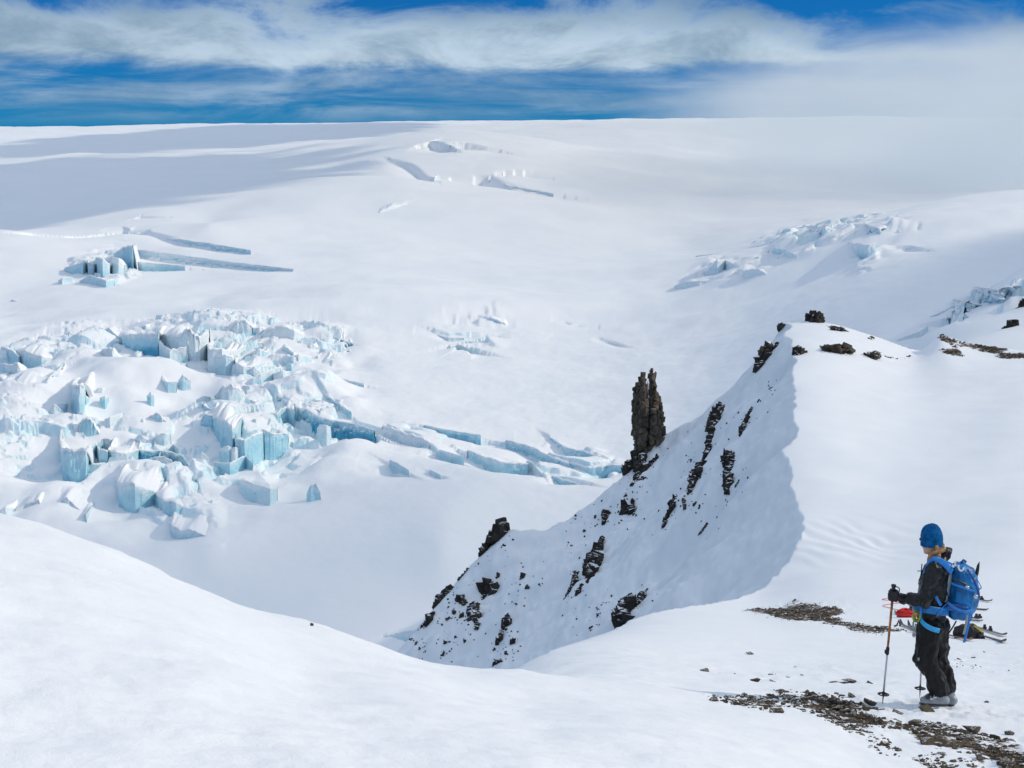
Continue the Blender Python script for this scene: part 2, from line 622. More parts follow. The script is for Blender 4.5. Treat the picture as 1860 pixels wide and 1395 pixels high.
# ------------------------------------------------------------------ near ground mesh
# bare, dirty ground where the wind has taken the snow (photo polygons laid on the ground)
BARE = [
    ([(1340, 1106), (1420, 1098), (1445, 1091), (1525, 1100), (1532, 1112), (1512, 1120), (1545, 1128), (1600, 1136), (1650, 1146), (1600, 1151),
      (1540, 1144), (1490, 1133), (1440, 1128), (1390, 1118)], 12, 0.92),
    ([(1640, 1140), (1700, 1150), (1690, 1156), (1640, 1152)], 4, 0.5),
    ([(1320, 1268), (1400, 1256), (1520, 1264), (1580, 1280), (1610, 1292), (1560, 1296), (1600, 1308), (1625, 1318), (1560, 1320), (1500, 1308),
      (1440, 1296), (1380, 1284)], 9, 0.72),
    ([(1600, 1305), (1680, 1314), (1740, 1325), (1800, 1336), (1870, 1345), (1870, 1402), (1830, 1392), (1760, 1372), (1700, 1362), (1660, 1340)], 12, 0.72),
    ([(1720, 1372), (1790, 1380), (1860, 1395), (1860, 1420), (1760, 1395)], 8, 0.6),
    ([(1505, 1236), (1585, 1240), (1585, 1244), (1505, 1240)], 3, 0.6),
    ([(1698, 612), (1712, 607), (1745, 617), (1800, 629), (1870, 637), (1870, 658), (1815, 650), (1770, 638), (1730, 630)], 7, 0.80), ([(1685, 632), (1740, 634), (1800, 652), (1740, 648)], 7, 0.55),
    ([(1488, 628), (1550, 626), (1556, 640), (1490, 636)], 4, 0.8),
    ([(1500, 592), (1530, 594), (1545, 604), (1510, 600)], 4, 0.5),
    ([(1570, 636), (1600, 640), (1598, 652), (1572, 650)], 4, 0.7),
]
FAINT = [([(1270, 1205), (1500, 1200), (1600, 1236), (1480, 1246), (1290, 1240)], 20, 0.20),
         ([(1440, 1080), (1560, 1090), (1560, 1118), (1430, 1100)], 14, 0.25),
         ([(1700, 1150), (1860, 1200), (1860, 1250), (1720, 1230)], 20, 0.22),
         ([(1560, 600), (1700, 650), (1700, 690), (1580, 650)], 20, 0.2),
         ([(1280, 1262), (1860, 1330), (1860, 1440), (1560, 1360)], 25, 0.28)]

ROWS = np.concatenate([
    np.geomspace(1.25, 4.0, 36, endpoint=False),
    1 / np.linspace(1 / 4.0, 1 / 12.0, 230, endpoint=False),
    1 / np.linspace(1 / 12.0, 1 / 20.0, 90, endpoint=False),
    1 / np.linspace(1 / 20.0, 1 / 40.0, 100, endpoint=False),
    np.linspace(40, 112, 270, endpoint=False),
    np.linspace(112, 205, 24)])
COLS = np.concatenate([np.linspace(-1.30, -0.60, 24, endpoint=False), np.linspace(-0.60, -0.40, 24, endpoint=False), np.linspace(-0.40, 0.0, 300, endpoint=False),
                       np.linspace(0.0, 0.38, 520, endpoint=False), np.linspace(0.38, 1.0, 60)])
U, D = np.meshgrid(COLS, ROWS)
X, Y = (U * D).ravel(), D.ravel()
Z = near_z(X, Y)
PXv, PYv = to_px(X, Y, Z)
bare = np.zeros(len(X))
for poly, soft, v in BARE + FAINT:
    lim = (Y < 14.5) if max(q[1] for q in poly) > 1300 else (Y > 11.5)
    bare = np.maximum(bare, v * soft_mask(PXv, PYv, poly, soft) * lim)
lump = fbm2(X * 1.5, Y * 0.8, 4, 79) * sstep(40, 20, Y) + fbm2(X * 0.5, Y * 0.35, 4, 80) * sstep(20, 40, Y)
bare = np.clip(bare + np.where(Y > 60, 0.6, np.where(Y > 20, 0.34, 0.5)) * lump * sstep(0.02, 0.3, bare) - 0.03, 0, 1)
bare *= (Y < 111)
Z = Z + 0.05 * np.clip(bare, 0, 1) * np.clip(fbm2(X * 4, Y * 4, 3, 77), -1, 1)
keep = ~((X / Y < -0.14) & (Y > 30) & (Z < -34 + 0 * X))
Fc = grid_faces(len(ROWS), len(COLS), keep)
V, Fc, bare = compact(np.c_[X, Y, Z], Fc, bare)
ground = add_mesh('snow_slope', V, Fc, M['snow'])
fattr(ground, 'bare', bare)
tag(ground, 'wind packed white snow slope running up to the rocky ridge', kind='structure')
del U, D, X, Y, Z, V, Fc, PXv, PYv, bare

# the same slope carried on behind and beside the viewer
_c = np.linspace(-70, 70, 90)
_r = np.linspace(-90, 1.27, 60)
gx, gy = np.meshgrid(_c, _r)
gz = -1.62 - 0.02 * gy + 0.10 * np.maximum(0, -gy) * 0.5 - 0.12 * np.maximum(gx - 2, 0) - 0.05 * np.maximum(-gx - 3, 0) + 0.15 * fbm2(gx * 0.2, gy * 0.2, 3, 5)
edge = sstep(-6, 0.9, gy)
gz = gz * (1 - edge) + edge * (z_top(np.clip(gx, -0.75 * 1.27, 0.75 * 1.27), 1.27 + 0 * gy) - 0.02 - 0.12 * np.maximum(np.abs(gx) - 1, 0))
back = add_mesh('snow_field', np.c_[gx.ravel(), gy.ravel(), gz.ravel()], grid_faces(60, 90), M['snow'])
tag(back, 'snow slope continuing behind the viewpoint', kind='structure')

# ------------------------------------------------------------------ glacier and ice cap
GCOLS = {
    -260: [(2200, 150), (1400, 300), (1200, 370), (1000, 470), (850, 560), (700, 680), (620, 800), (596, 900), (560, 1000), (500, 1150), (445, 1380), (446, 1600), (405, 1900), (335, 2300), (294, 2900), (258, 4000), (234, 5500), (239, 9000)],
    0: [(2200, 150), (1400, 300), (1200, 370), (1000, 470), (850, 560), (700, 680), (612, 800), (592, 900), (560, 1000), (500, 1150), (430, 1400), (434, 1600), (398, 1900), (332, 2300), (292, 2900), (255, 4000), (232, 5500), (237, 9000)],
    380: [(1400, 300), (1150, 420), (1000, 475), (900, 530), (800, 600), (700, 690), (610, 790), (572, 860), (563, 930), (530, 1050), (470, 1250), (414, 1450), (416, 1600), (380, 1850), (320, 2400), (280, 3000), (245, 4200), (226, 5500), (231, 9000)],
    800: [(1400, 300), (1150, 420), (1000, 470), (900, 530), (800, 610), (700, 720), (600, 850), (550, 950), (480, 1200), (440, 1400), (400, 1600), (350, 1950), (300, 2400), (266, 2800), (250, 3300), (235, 4200), (221, 5500), (226, 9000)],
    1250: [(1400, 300), (1150, 410), (1000, 470), (900, 530), (800, 600), (700, 690), (600, 820), (550, 920), (500, 1060), (460, 1250), (440, 1450), (400, 1700), (330, 2300), (260, 3500), (217, 5500), (222, 9000)],
    1600: [(1000, 400), (800, 490), (700, 560), (620, 620), (560, 690), (480, 800), (420, 930), (404, 1000), (406, 1150), (390, 1500), (330, 2400), (260, 3500), (214, 5500), (219, 9000)],
    2100: [(1000, 390), (800, 460), (700, 520), (560, 640), (480, 760), (420, 900), (405, 1000), (405, 1200), (380, 1500), (330, 2400), (260, 3500), (211, 5500), (216, 9000)],
}
_p, _w = [], []
for px, L in GCOLS.items():
    for py, d in L:
        u, s = us(px, py)
        _p.append((float(u), math.log(d)))
        _w.append(float(s))
GL = TPS(_p, np.array(_w), 4.0, 2e-4)
SPURPTS = [(1640, 640, 330), (1680, 608, 345), (1760, 553, 380), (1800, 525, 395), (1860, 490, 420), (1960, 440, 450), (2100, 400, 470),
           (1600, 700, 300), (1720, 640, 270), (1860, 640, 250), (1860, 570, 330), (2100, 620, 250), (2100, 500, 360),
           (1640, 700, 400), (1760, 640, 460), (1860, 580, 520), (2100, 480, 560), (1500, 800, 330), (1400, 900, 330)]
_q = [W(*p) for p in SPURPTS]
SPUR = TPS([(p.x, p.y) for p in _q], np.array([p.z for p in _q]), 1.0, 0.5)


def g_base(x, y):
    z = GL(x / y, np.log(y)) * y
    sp = SPUR(x, y)
    sp = np.where((y < 620) & (x > 30), sp, -400.0)
    return np.maximum(z, sp)


# broken zones: photo polygon, softness, block size in metres, height, seed, how much is buried
ZONES = [
    ([(-60, 640), (120, 600), (380, 576), (560, 590), (640, 615), (600, 660), (480, 680), (400, 670), (330, 640), (200, 640), (60, 680), (-60, 700)], 16, 9, 1.7, 5, 0.10),
    ([(-60, 740), (100, 750), (250, 770), (420, 710), (560, 720), (620, 760), (560, 820), (470, 880), (330, 890), (120, 860), (-60, 860)], 30, 10, 1.9, 6, 0.28),
    ([(-60, 640), (120, 600), (380, 576), (560, 590), (640, 615), (620, 680), (480, 690), (400, 680), (330, 640), (200, 640), (60, 700), (-60, 720)], 16, 20, 5.5, 3, 0.10),
    ([(-60, 720), (100, 740), (250, 760), (420, 700), (560, 700), (640, 760), (560, 830), (470, 890), (330, 890), (120, 870), (-60, 880)], 26, 24, 4.8, 8, 0.16),
    ([(200, 870), (300, 860), (400, 910), (400, 985), (300, 975), (200, 930)], 16, 30, 5.0, 11, 0.4),
    ([(600, 690), (720, 765), (900, 790), (1080, 815), (1140, 850), (1060, 880), (900, 850), (760, 810), (640, 780), (520, 740)], 14, 26, 3.5, 15, 0.35),
    ([(130, 470), (225, 445), (250, 490), (215, 515), (140, 500)], 10, 26, 7.0, 19, 0.1),
    ([(770, 590), (890, 568), (930, 600), (880, 650), (820, 640)], 20, 22, 3.0, 23, 0.35),
    ([(1370, 440), (1450, 412), (1570, 404), (1640, 410), (1600, 470), (1560, 500), (1530, 460), (1430, 470)], 16, 24, 6.5, 27, 0.15),
    ([(1235, 510), (1290, 475), (1380, 470), (1400, 500), (1330, 530)], 14, 30, 5.0, 33, 0.3),
    ([(1700, 570), (1760, 540), (1860, 500), (1900, 520), (1840, 560), (1740, 590)], 10, 18, 3.0, 41, 0.25),
]
_pl = np.array(GCOLS[380])
_py = np.concatenate([np.linspace(1400, 1235, 20, endpoint=False), np.linspace(1235, 1000, 110, endpoint=False), np.linspace(1000, 575, 330, endpoint=False),
                      np.linspace(575, 420, 110, endpoint=False)])
_seg = _pl[:12]
GR = np.interp(-_py, -_seg[:, 0], _seg[:, 1])
GR = np.concatenate([GR, np.geomspace(GR[-1] + 4, 5400, 150), np.geomspace(5450, 9000, 16)])
GR = np.sort(np.concatenate([GR, np.geomspace(140, 299, 36), np.linspace(1255, 1640, 80), np.linspace(2300, 3300, 90)]))

# ice walls and blocks traced from the photograph: (x, upper edge, foot) along the front edge, label, how blue
def tr2(L):
    return [(x / 2.657, 540 + a / 2.657, 540 + b / 2.657) for x, a, b in L]


def tr3(L):
    return [(700 + x / 1.9925, 540 + a / 1.9925, 540 + b / 1.9925) for x, a, b in L]


def tr7(L):
    return [(x / 3.321, 390 + a / 3.321, 390 + b / 3.321) for x, a, b in L]


def tr0(L):
    return [(x / 2.0, 200 + a / 2.0, 200 + b / 2.0) for x, a, b in L]


def tr5(L):
    return [(1200 + x / 2.818, 380 + a / 2.818, 380 + b / 2.818) for x, a, b in L]


MAIN = [
    ([(285, 690, 705), (300, 735, 860), (345, 735, 885), (415, 740, 880), (432, 715, 800), (492, 690, 720)], 'big flat topped ice block, largest at the lower left of the icefall', 0.55),
    ([(466, 715, 760), (480, 735, 800), (520, 740, 800), (548, 688, 722)], 'narrow ice block wedged right of the big flat topped block', 0.5),
    ([(518, 740, 790), (560, 745, 808), (610, 755, 800), (625, 750, 770), (668, 735, 747), (678, 694, 702)], 'broad low ice block with snowy roof right of the narrow wedged block', 0.25),
    ([(340, 412, 420), (345, 425, 520), (385, 430, 560), (405, 425, 555), (414, 408, 480)], 'tall upright ice block standing alone on smooth snow at the left', 0.3),
    ([(318, 662, 674), (350, 612, 676), (374, 655, 674)], 'smaller pointed ice tooth just above the big flat topped block', 0.4),
    ([(376, 660, 676), (400, 590, 678), (432, 583, 678), (482, 660, 674)], 'larger pointed ice tooth just above the big flat topped block', 0.45),
    ([(998, 225, 240), (1005, 245, 335), (1075, 255, 330), (1140, 260, 282), (1200, 225, 234), (1268, 222, 236)], 'largest snow roofed ice block at the top centre of the icefall', 0.2),
    ([(1128, 285, 300), (1140, 320, 365), (1175, 335, 374), (1212, 335, 364), (1302, 308, 320)], 'low wide ice block right in front of the largest snow roofed block', 0.25),
    ([(1030, 280, 290), (1042, 285, 335), (1090, 280, 345), (1132, 290, 330)], 'lumpy ice block leaning against the largest snow roofed block', 0.15),
    ([(576, 192, 205), (590, 185, 250), (640, 180, 268), (700, 178, 268), (765, 170, 265), (774, 162, 205)], 'deep blue ice wall at the top of the icefall', 1.05),
    ([(768, 185, 230), (800, 180, 228), (870, 190, 300), (907, 150, 300)], 'grey ice wall joined to the right end of the deep blue wall', 0.2),
    ([(903, 150, 300), (960, 195, 292), (1012, 158, 255)], 'shaded ice buttress left of the largest snow roofed block', 0.25),
    ([(505, 160, 170), (525, 148, 222), (560, 185, 224), (583, 198, 222)], 'tilted pale ice slab beside the deep blue wall', 0.3),
    ([(345, 215, 225), (365, 205, 255), (410, 188, 262), (475, 185, 218), (486, 188, 205)], 'curved ice block with blue rim in the upper left of the icefall', 0.5),
    ([(1105, 165, 175), (1130, 130, 182), (1170, 108, 186), (1215, 140, 186), (1234, 152, 165)], 'conical snowy ice block on the upper rim of the icefall', 0.3),
    ([(1205, 150, 160), (1222, 148, 185), (1262, 150, 185), (1270, 170, 180)], 'small bright blue ice wall squeezed between two rim blocks', 0.9),
    ([(1262, 185, 198), (1290, 160, 210), (1350, 135, 216), (1420, 160, 222), (1464, 185, 198)], 'wide snow topped block at the upper right of the icefall', 0.15),
    ([(1036, 480, 490), (1075, 428, 532), (1100, 440, 532), (1110, 418, 532), (1165, 450, 522), (1174, 455, 475)], 'split upright ice tower alone in the middle of the icefall', 0.15),
    ([(978, 513, 522), (984, 520, 562), (1020, 545, 562), (1047, 540, 552)], 'small blue ice tooth just below the split ice tower', 0.55),
    ([(1015, 590, 605), (1040, 578, 640), (1075, 590, 690), (1120, 620, 722), (1137, 630, 705)], 'rough blue grey ice wall in the centre of the icefall', 0.5),
    ([(1128, 675, 690), (1138, 685, 745), (1180, 690, 752), (1220, 665, 738), (1268, 650, 702)], 'ice block with blue front at the lower right of the centre wall', 0.4),
    ([(1265, 642, 655), (1275, 638, 695), (1320, 660, 692), (1390, 658, 672)], 'dark fronted ice block right of the blue fronted block', 0.5),
    ([(1036, 792, 802), (1050, 800, 820), (1110, 800, 840), (1140, 785, 827), (1185, 765, 802), (1218, 798, 822)], 'kite shaped ice block lifted over a dark crack', 0.45),
    ([(562, 868, 885), (570, 890, 1000), (600, 900, 1020), (650, 905, 1030), (700, 920, 1005), (745, 935, 975), (764, 948, 968)], 'cracked blue ice cliff at the bottom of the icefall', 0.55),
    ([(748, 952, 968), (790, 975, 1060), (850, 990, 1065), (885, 1010, 1042), (940, 995, 1024), (1020, 982, 992)], 'low ice cliff right of the cracked blue cliff', 0.5),
    ([(818, 1088, 1105), (830, 1100, 1155), (850, 1110, 1160), (870, 1130, 1176), (920, 1120, 1174), (990, 1153, 1170)], 'ragged ice step at the very foot of the icefall', 0.35),
    ([(1155, 888, 898), (1180, 884, 920), (1240, 905, 932), (1305, 925, 946), (1338, 914, 926)], 'thin low ice step on the smooth snow right of the icefall foot', 0.3),
    ([(1480, 948, 955), (1500, 904, 956), (1525, 899, 952), (1545, 935, 951)], 'lone little ice tooth furthest right on the smooth snow', 0.25),
    ([(668, 738, 748), (700, 745, 768), (770, 744, 762), (830, 748, 792), (880, 768, 822), (905, 798, 857), (944, 880, 897)], 'curved blue crevasse wall in the lower icefall', 0.95),
    ([(700, 790, 800), (735, 775, 825), (790, 768, 828), (832, 790, 832)], 'domed snow block inside the curved crevasse', 0.05),
    ([(1335, 565, 575), (1355, 543, 582), (1385, 533, 592), (1420, 545, 587)], 'small turquoise ice block at the start of the long crevasse', 0.6),
    ([(1326, 468, 478), (1400, 515, 548), (1430, 530, 597), (1480, 545, 602), (1540, 580, 612), (1600, 598, 642), (1700, 610, 652), (1810, 642, 660)], 'long blue crevasse wall slanting down the right of the icefall', 0.8),
    ([(1500, 535, 545), (1540, 548, 575), (1580, 578, 604), (1610, 604, 616)], 'short dark blue crevasse lip above the long crevasse wall', 1.0),
    ([(1540, 458, 468), (1590, 485, 507), (1640, 520, 547), (1695, 555, 562)], 'grey crevasse lip at the upper right of the icefall', 0.35),
    ([(1425, 412, 422), (1500, 400, 440), (1560, 384, 427), (1592, 418, 430)], 'snowy ice block at the right rim of the icefall', 0.2),
    ([(1555, 388, 397), (1640, 394, 412), (1756, 419, 426)], 'thin crevasse lip right of the snowy rim block', 0.4),
    ([(-60, 385, 405), (0, 385, 432), (30, 420, 472), (70, 420, 482), (140, 440, 502), (175, 470, 492), (230, 400, 482), (254, 388, 420)], 'blue ice cliff running along the left edge of the icefall', 0.5),
    ([(-10, 320, 335), (60, 330, 392), (85, 318, 407), (110, 368, 402)], 'leaning pale ice block above the left edge cliff', 0.3),
    ([(246, 368, 384), (255, 373, 432), (280, 364, 427), (302, 352, 372)], 'deep blue hollow in the ice near the left edge', 1.1),
    ([(76, 258, 272), (110, 255, 302), (165, 278, 322), (200, 285, 332), (276, 300, 312)], 'grey blue ice wall in the far upper left of the icefall', 0.45),
    ([(5, 238, 252), (60, 258, 292), (90, 290, 302)], 'small ice block at the far upper left corner of the icefall', 0.3),
    ([(650, 273, 288), (665, 290, 347), (700, 300, 352), (760, 290, 332), (836, 320, 332)], 'snow roofed ice block below the deep blue wall', 0.2),
    ([(752, 223, 240), (770, 218, 272), (820, 258, 322), (850, 250, 312), (900, 238, 302), (910, 240, 262)], 'rounded ice blocks heaped below the grey wall', 0.35),
    ([(476, 272, 302), (510, 248, 332), (545, 250, 352), (586, 298, 332)], 'bright white snow mound left of the deep blue wall', 0.0),
    ([(74, 1040, 1053), (120, 1000, 1047), (185, 978, 1047), (210, 1020, 1050), (240, 1020, 1032)], 'sharp snowy fin at the lower left of the icefall', 0.15),
    ([(236, 1010, 1037), (300, 980, 1052), (325, 966, 1052), (400, 1045, 1070), (416, 1050, 1115)], 'pointed snowy cone at the lower left below the big block', 0.05),
    ([(-8, 1063, 1082), (30, 1013, 1077), (80, 1020, 1032)], 'small ragged snow fin at the lower left edge', 0.1),
    ([(696, 590, 603), (725, 575, 612), (760, 558, 622), (800, 600, 622)], 'small arched ice block in mid icefall', 0.5),
    ([(250, 600, 608), (270, 593, 642), (310, 583, 632), (345, 568, 602)], 'blue grey ice block left of the pointed teeth', 0.5),
    ([(1460, 148, 162), (1540, 178, 192), (1620, 194, 207), (1695, 224, 230)], 'long thin crevasse lip at the upper right rim', 0.5),
    ([(1396, 288, 298), (1440, 278, 322), (1506, 288, 302)], 'low ice block with dark crack at the right of the icefall', 0.4),
    ([(1360, 255, 265), (1375, 238, 272), (1416, 268, 287)], 'small blue ice block right of the largest snow roofed block', 0.7),
    ([(1215, 395, 405), (1260, 370, 400), (1330, 340, 378), (1345, 345, 360)], 'ice block with broken edge above the split tower', 0.3),
    ([(505, 590, 600), (530, 580, 640), (590, 560, 610), (600, 570, 590)], 'white snow block in the middle of the smooth snow', 0.0),
    ([(780, 400, 408), (810, 410, 425), (850, 408, 420)], 'faint snow lip in the middle of the icefall', 0.1),
]
BAND = [
    (tr3([(140, 464, 472), (220, 480, 493), (345, 500, 509)]), 'thin blue crevasse line above the right hand crevasse band', 0.6),
    (tr3([(-10, 465, 500), (60, 490, 532), (130, 510, 552), (160, 530, 545)]), 'ice step at the left start of the right hand crevasse band', 0.4),
    (tr3([(436, 518, 532), (520, 540, 568), (600, 578, 608), (665, 604, 614)]), 'pale blue ice wall in the centre of the crevasse band', 0.55),
    (tr3([(596, 508, 517), (650, 545, 564), (720, 560, 592), (776, 580, 587)]), 'grey crevasse hollow at the upper right of the crevasse band', 0.35),
    (tr3([(296, 553, 567), (360, 578, 608), (430, 600, 637), (515, 604, 614)]), 'long ice wall in the lower middle of the crevasse band', 0.45),
    (tr3([(195, 553, 562), (240, 565, 580), (285, 580, 592)]), 'short ice lip at the lower left of the crevasse band', 0.35),
    (tr3([(646, 594, 602), (740, 620, 652), (800, 610, 652), (886, 608, 617)]), 'bright blue ice wall close left of the pinnacle footing', 0.7),
    (tr3([(606, 649, 657), (640, 660, 692), (706, 680, 692)]), 'lowest blue ice hollow of the right hand crevasse band', 0.7),
    (tr3([(510, 595, 603), (530, 600, 640), (565, 640, 648)]), 'small shadowed snow hump in the crevasse band', 0.15),
    (tr3([(15, 590, 597), (40, 600, 630), (85, 628, 636)]), 'faint snow hollow below the left of the crevasse band', 0.1),
    (tr3([(160, 625, 630), (200, 645, 656)]), 'tiny snow hollow below the crevasse band', 0.1),
]
FARS = [
    (tr7([(60, 150, 158), (180, 150, 185), (380, 158, 200), (600, 140, 178), (770, 122, 160), (780, 118, 130)]), 'long shaded ice step at the far left slope', 0.25),
    (tr7([(766, 113, 128), (780, 116, 150), (900, 123, 154), (915, 132, 150), (1010, 140, 166), (1300, 180, 202), (1510, 215, 219)]), 'long pale blue ice step tapering right on the far left slope', 0.4),
    (tr7([(796, 213, 225), (840, 213, 252), (1080, 243, 278), (1400, 288, 313), (1770, 330, 335)]), 'longest pale blue ice step of the far left slope', 0.4),
    (tr7([(786, 284, 295), (800, 284, 326), (960, 298, 324), (1115, 310, 322)]), 'short ice step below the longest far step', 0.4),
    (tr7([(686, 238, 250), (740, 200, 302), (800, 188, 327), (820, 183, 235)]), 'dark shaded ice block at the left end of the far steps', 0.55),
    (tr7([(564, 288, 305), (585, 258, 352), (620, 268, 370), (660, 298, 362), (668, 300, 325)]), 'rounded white ice block in the far left cluster', 0.25),
    (tr7([(662, 270, 295), (680, 260, 347), (715, 264, 352), (750, 310, 342)]), 'white ice block right of the rounded one in the far left cluster', 0.05),
    (tr7([(510, 284, 296), (530, 278, 357), (564, 303, 352)]), 'thin ice fin left of the rounded white block', 0.1),
    (tr7([(386, 324, 334), (450, 303, 352), (504, 288, 357)]), 'grey ice wedge at the left of the far left cluster', 0.25),
    (tr7([(350, 398, 405), (375, 384, 414), (434, 374, 402)]), 'low white snow block below the far left cluster', 0.0),
    (tr7([(480, 400, 408), (540, 365, 415), (640, 400, 440), (690, 390, 430)]), 'jumbled low ice block under the rounded white block', 0.15),
    (tr7([(796, 73, 82), (830, 67, 86), (1000, 70, 77)]), 'thin ice lip on the crest of the far left slope', 0.3),
    (tr7([(60, 520, 524), (75, 515, 532), (105, 522, 530)]), 'small dark ice lump near the left edge below the far steps', 0.4),
    (tr0([(1530, 180, 197), (1560, 172, 202), (1620, 186, 213), (1690, 182, 210), (1775, 190, 200)]), 'shaded hollow wall on the distant dome', 0.2),
    (tr0([(1774, 254, 264), (1785, 253, 302), (1840, 274, 312), (1920, 290, 304), (2010, 305, 311)]), 'grey ice wall right below the hollow on the distant dome', 0.15),
    (tr0([(1614, 128, 152), (1632, 124, 160), (1650, 132, 177), (1676, 128, 152)]), 'little ice notch at the top of the distant dome', 0.35),
    (tr0([(1426, 210, 217), (1500, 223, 243), (1560, 255, 275), (1596, 290, 294)]), 'slanting shaded edge left of the hollow on the distant dome', 0.05),
    (tr0([(1560, 250, 258), (1578, 245, 285), (1592, 236, 275)]), 'small white ice tooth below the hollow on the distant dome', 0.05),
    (tr0([(1380, 372, 385), (1420, 350, 378), (1500, 342, 364), (1540, 352, 362)]), 'low round snow terrace below the distant dome', 0.0),
    (tr0([(1800, 130, 136), (1900, 135, 146), (2010, 148, 156), (2080, 155, 159)]), 'broken ice rim right of the distant dome top', 0.2),
]
RIGHTS = [
    (tr5([(556, 213, 224), (590, 203, 242), (640, 210, 252), (690, 233, 262), (704, 248, 257)]), 'blue ice cluster at the lower left of the foggy crag', 0.6),
    (tr5([(496, 190, 198), (560, 182, 205), (600, 168, 204), (706, 138, 163)]), 'long ice wall on the left flank of the foggy crag', 0.35),
    (tr5([(735, 120, 134), (800, 98, 144), (850, 94, 154), (905, 108, 133)]), 'pale broken ice block on the left rim of the foggy crag', 0.35),
    (tr5([(924, 73, 84), (1000, 78, 104), (1060, 78, 134), (1110, 98, 144), (1156, 88, 113)]), 'broad ice block on top of the foggy crag', 0.35),
    (tr5([(984, 198, 214), (1010, 178, 244), (1060, 188, 260), (1096, 178, 244)]), 'blue ice tongue under the top of the foggy crag', 0.55),
    (tr5([(1156, 128, 138), (1230, 122, 150), (1306, 113, 128)]), 'ice lip right of the foggy crag top', 0.3),
    (tr5([(1254, 203, 210), (1290, 203, 224), (1376, 214, 220)]), 'thin snow ledge alone in the shaded bowl', 0.05),
    (tr5([(224, 328, 338), (290, 263, 324), (330, 263, 304), (406, 298, 323)]), 'white rounded snow hump left of the foggy crag', 0.05),
    (tr5([(404, 343, 353), (440, 313, 368), (500, 308, 364), (566, 348, 358)]), 'white snow hump with shaded front below the foggy crag', 0.1),
    (tr5([(74, 393, 403), (120, 373, 404), (200, 368, 394), (266, 363, 374)]), 'low snow step left of the white humps', 0.1),
    (tr5([(600, 250, 258), (650, 215, 262), (700, 240, 275)]), 'snowy ice block below the blue ice cluster', 0.1),
    (tr5([(180, 240, 245), (300, 228, 240), (420, 225, 232)]), 'faint crevasse line above the white humps', 0.15),
    (tr5([(1596, 418, 444), (1620, 398, 474), (1700, 408, 478), (1790, 398, 444), (1846, 358, 384)]), 'big shaded ice cliff on the far spur at the right', 0.15),
    (tr5([(1504, 463, 474), (1520, 468, 514), (1570, 480, 524), (1582, 468, 504), (1626, 480, 493)]), 'square ice block left below the big cliff on the far spur', 0.3),
    (tr5([(1380, 550, 556), (1450, 520, 530), (1514, 488, 502)]), 'thin white snow edge on the far spur', 0.0),
    (tr5([(1470, 560, 565), (1500, 540, 580), (1560, 545, 560)]), 'small bluish hollow low on the far spur', 0.35),
    (tr5([(1210, 670, 676), (1260, 650, 668), (1330, 625, 650), (1370, 595, 610)]), 'lowest pale ice edge of the far spur behind the ridge', 0.2),
    (tr3([(324, 88, 97), (380, 73, 113), (430, 93, 117), (446, 108, 114)]), 'small ice block alone in the middle snowfield', 0.3),
    (tr3([(234, 178, 187), (260, 173, 222), (305, 188, 203)]), 'ice hollow left below the middle snowfield block', 0.2),
    (tr3([(186, 138, 147), (230, 148, 167), (285, 148, 162)]), 'faint ice step above the middle snowfield hollow', 0.15),
    (tr3([(640, 92, 95), (700, 108, 113), (760, 120, 124)]), 'thin crevasse line in the middle snowfield', 0.2),
    (tr3([(790, 160, 164), (840, 172, 180), (885, 186, 190)]), 'short dark crevasse line right in the middle snowfield', 0.3),
    (tr3([(5, 1225, 1232), (60, 1212, 1246), (120, 1205, 1222)]), 'pale blue ice lip right behind the front snow slope', 0.5),
]


def is_sunk(lab):
    """crevasse walls are cut down into the snow; blocks stand up from it"""
    if 'crevasse' in lab and 'domed' not in lab and 'wall slanting' not in lab or lab in SUNK:
        return True
    return False


SUNK = {q[1] for q in BAND if 'hump' not in q[1]} | {q[1] for q in FARS if any(k in q[1] for k in ('long', 'short ice step', 'thin ice lip', 'hollow wall', 'grey ice wall', 'slanting', 'broken ice rim'))} \
    | {q[1] for q in RIGHTS if any(k in q[1] for k in ('line', 'hollow', 'ledge', 'long ice wall', 'ice lip', 'faint'))} | {'long blue crevasse wall slanting down the right of the icefall'}


def sunk_depth(t, b, y):
    return max(0.4, 1.15 * (b - t) * y / F)


def row_step(y):
    k = np.searchsorted(GR, y)
    return float(GR[min(k + 3, len(GR) - 1)] - GR[max(k - 3, 0)]) / 6


TROUGH = []
for L, lab, dn in [(tr2(L), a, b) for L, a, b in MAIN] + BAND + FARS + RIGHTS:
    if is_sunk(lab):
        P_ = [(hit(px, t, g_base, 180, 6500, 900), t, b) for px, t, b in L]
        P_ = [(p.x, p.y, sunk_depth(t, b, p.y)) for p, t, b in P_ if p is not None]
        if len(P_) > 1:
            TROUGH.append(P_)


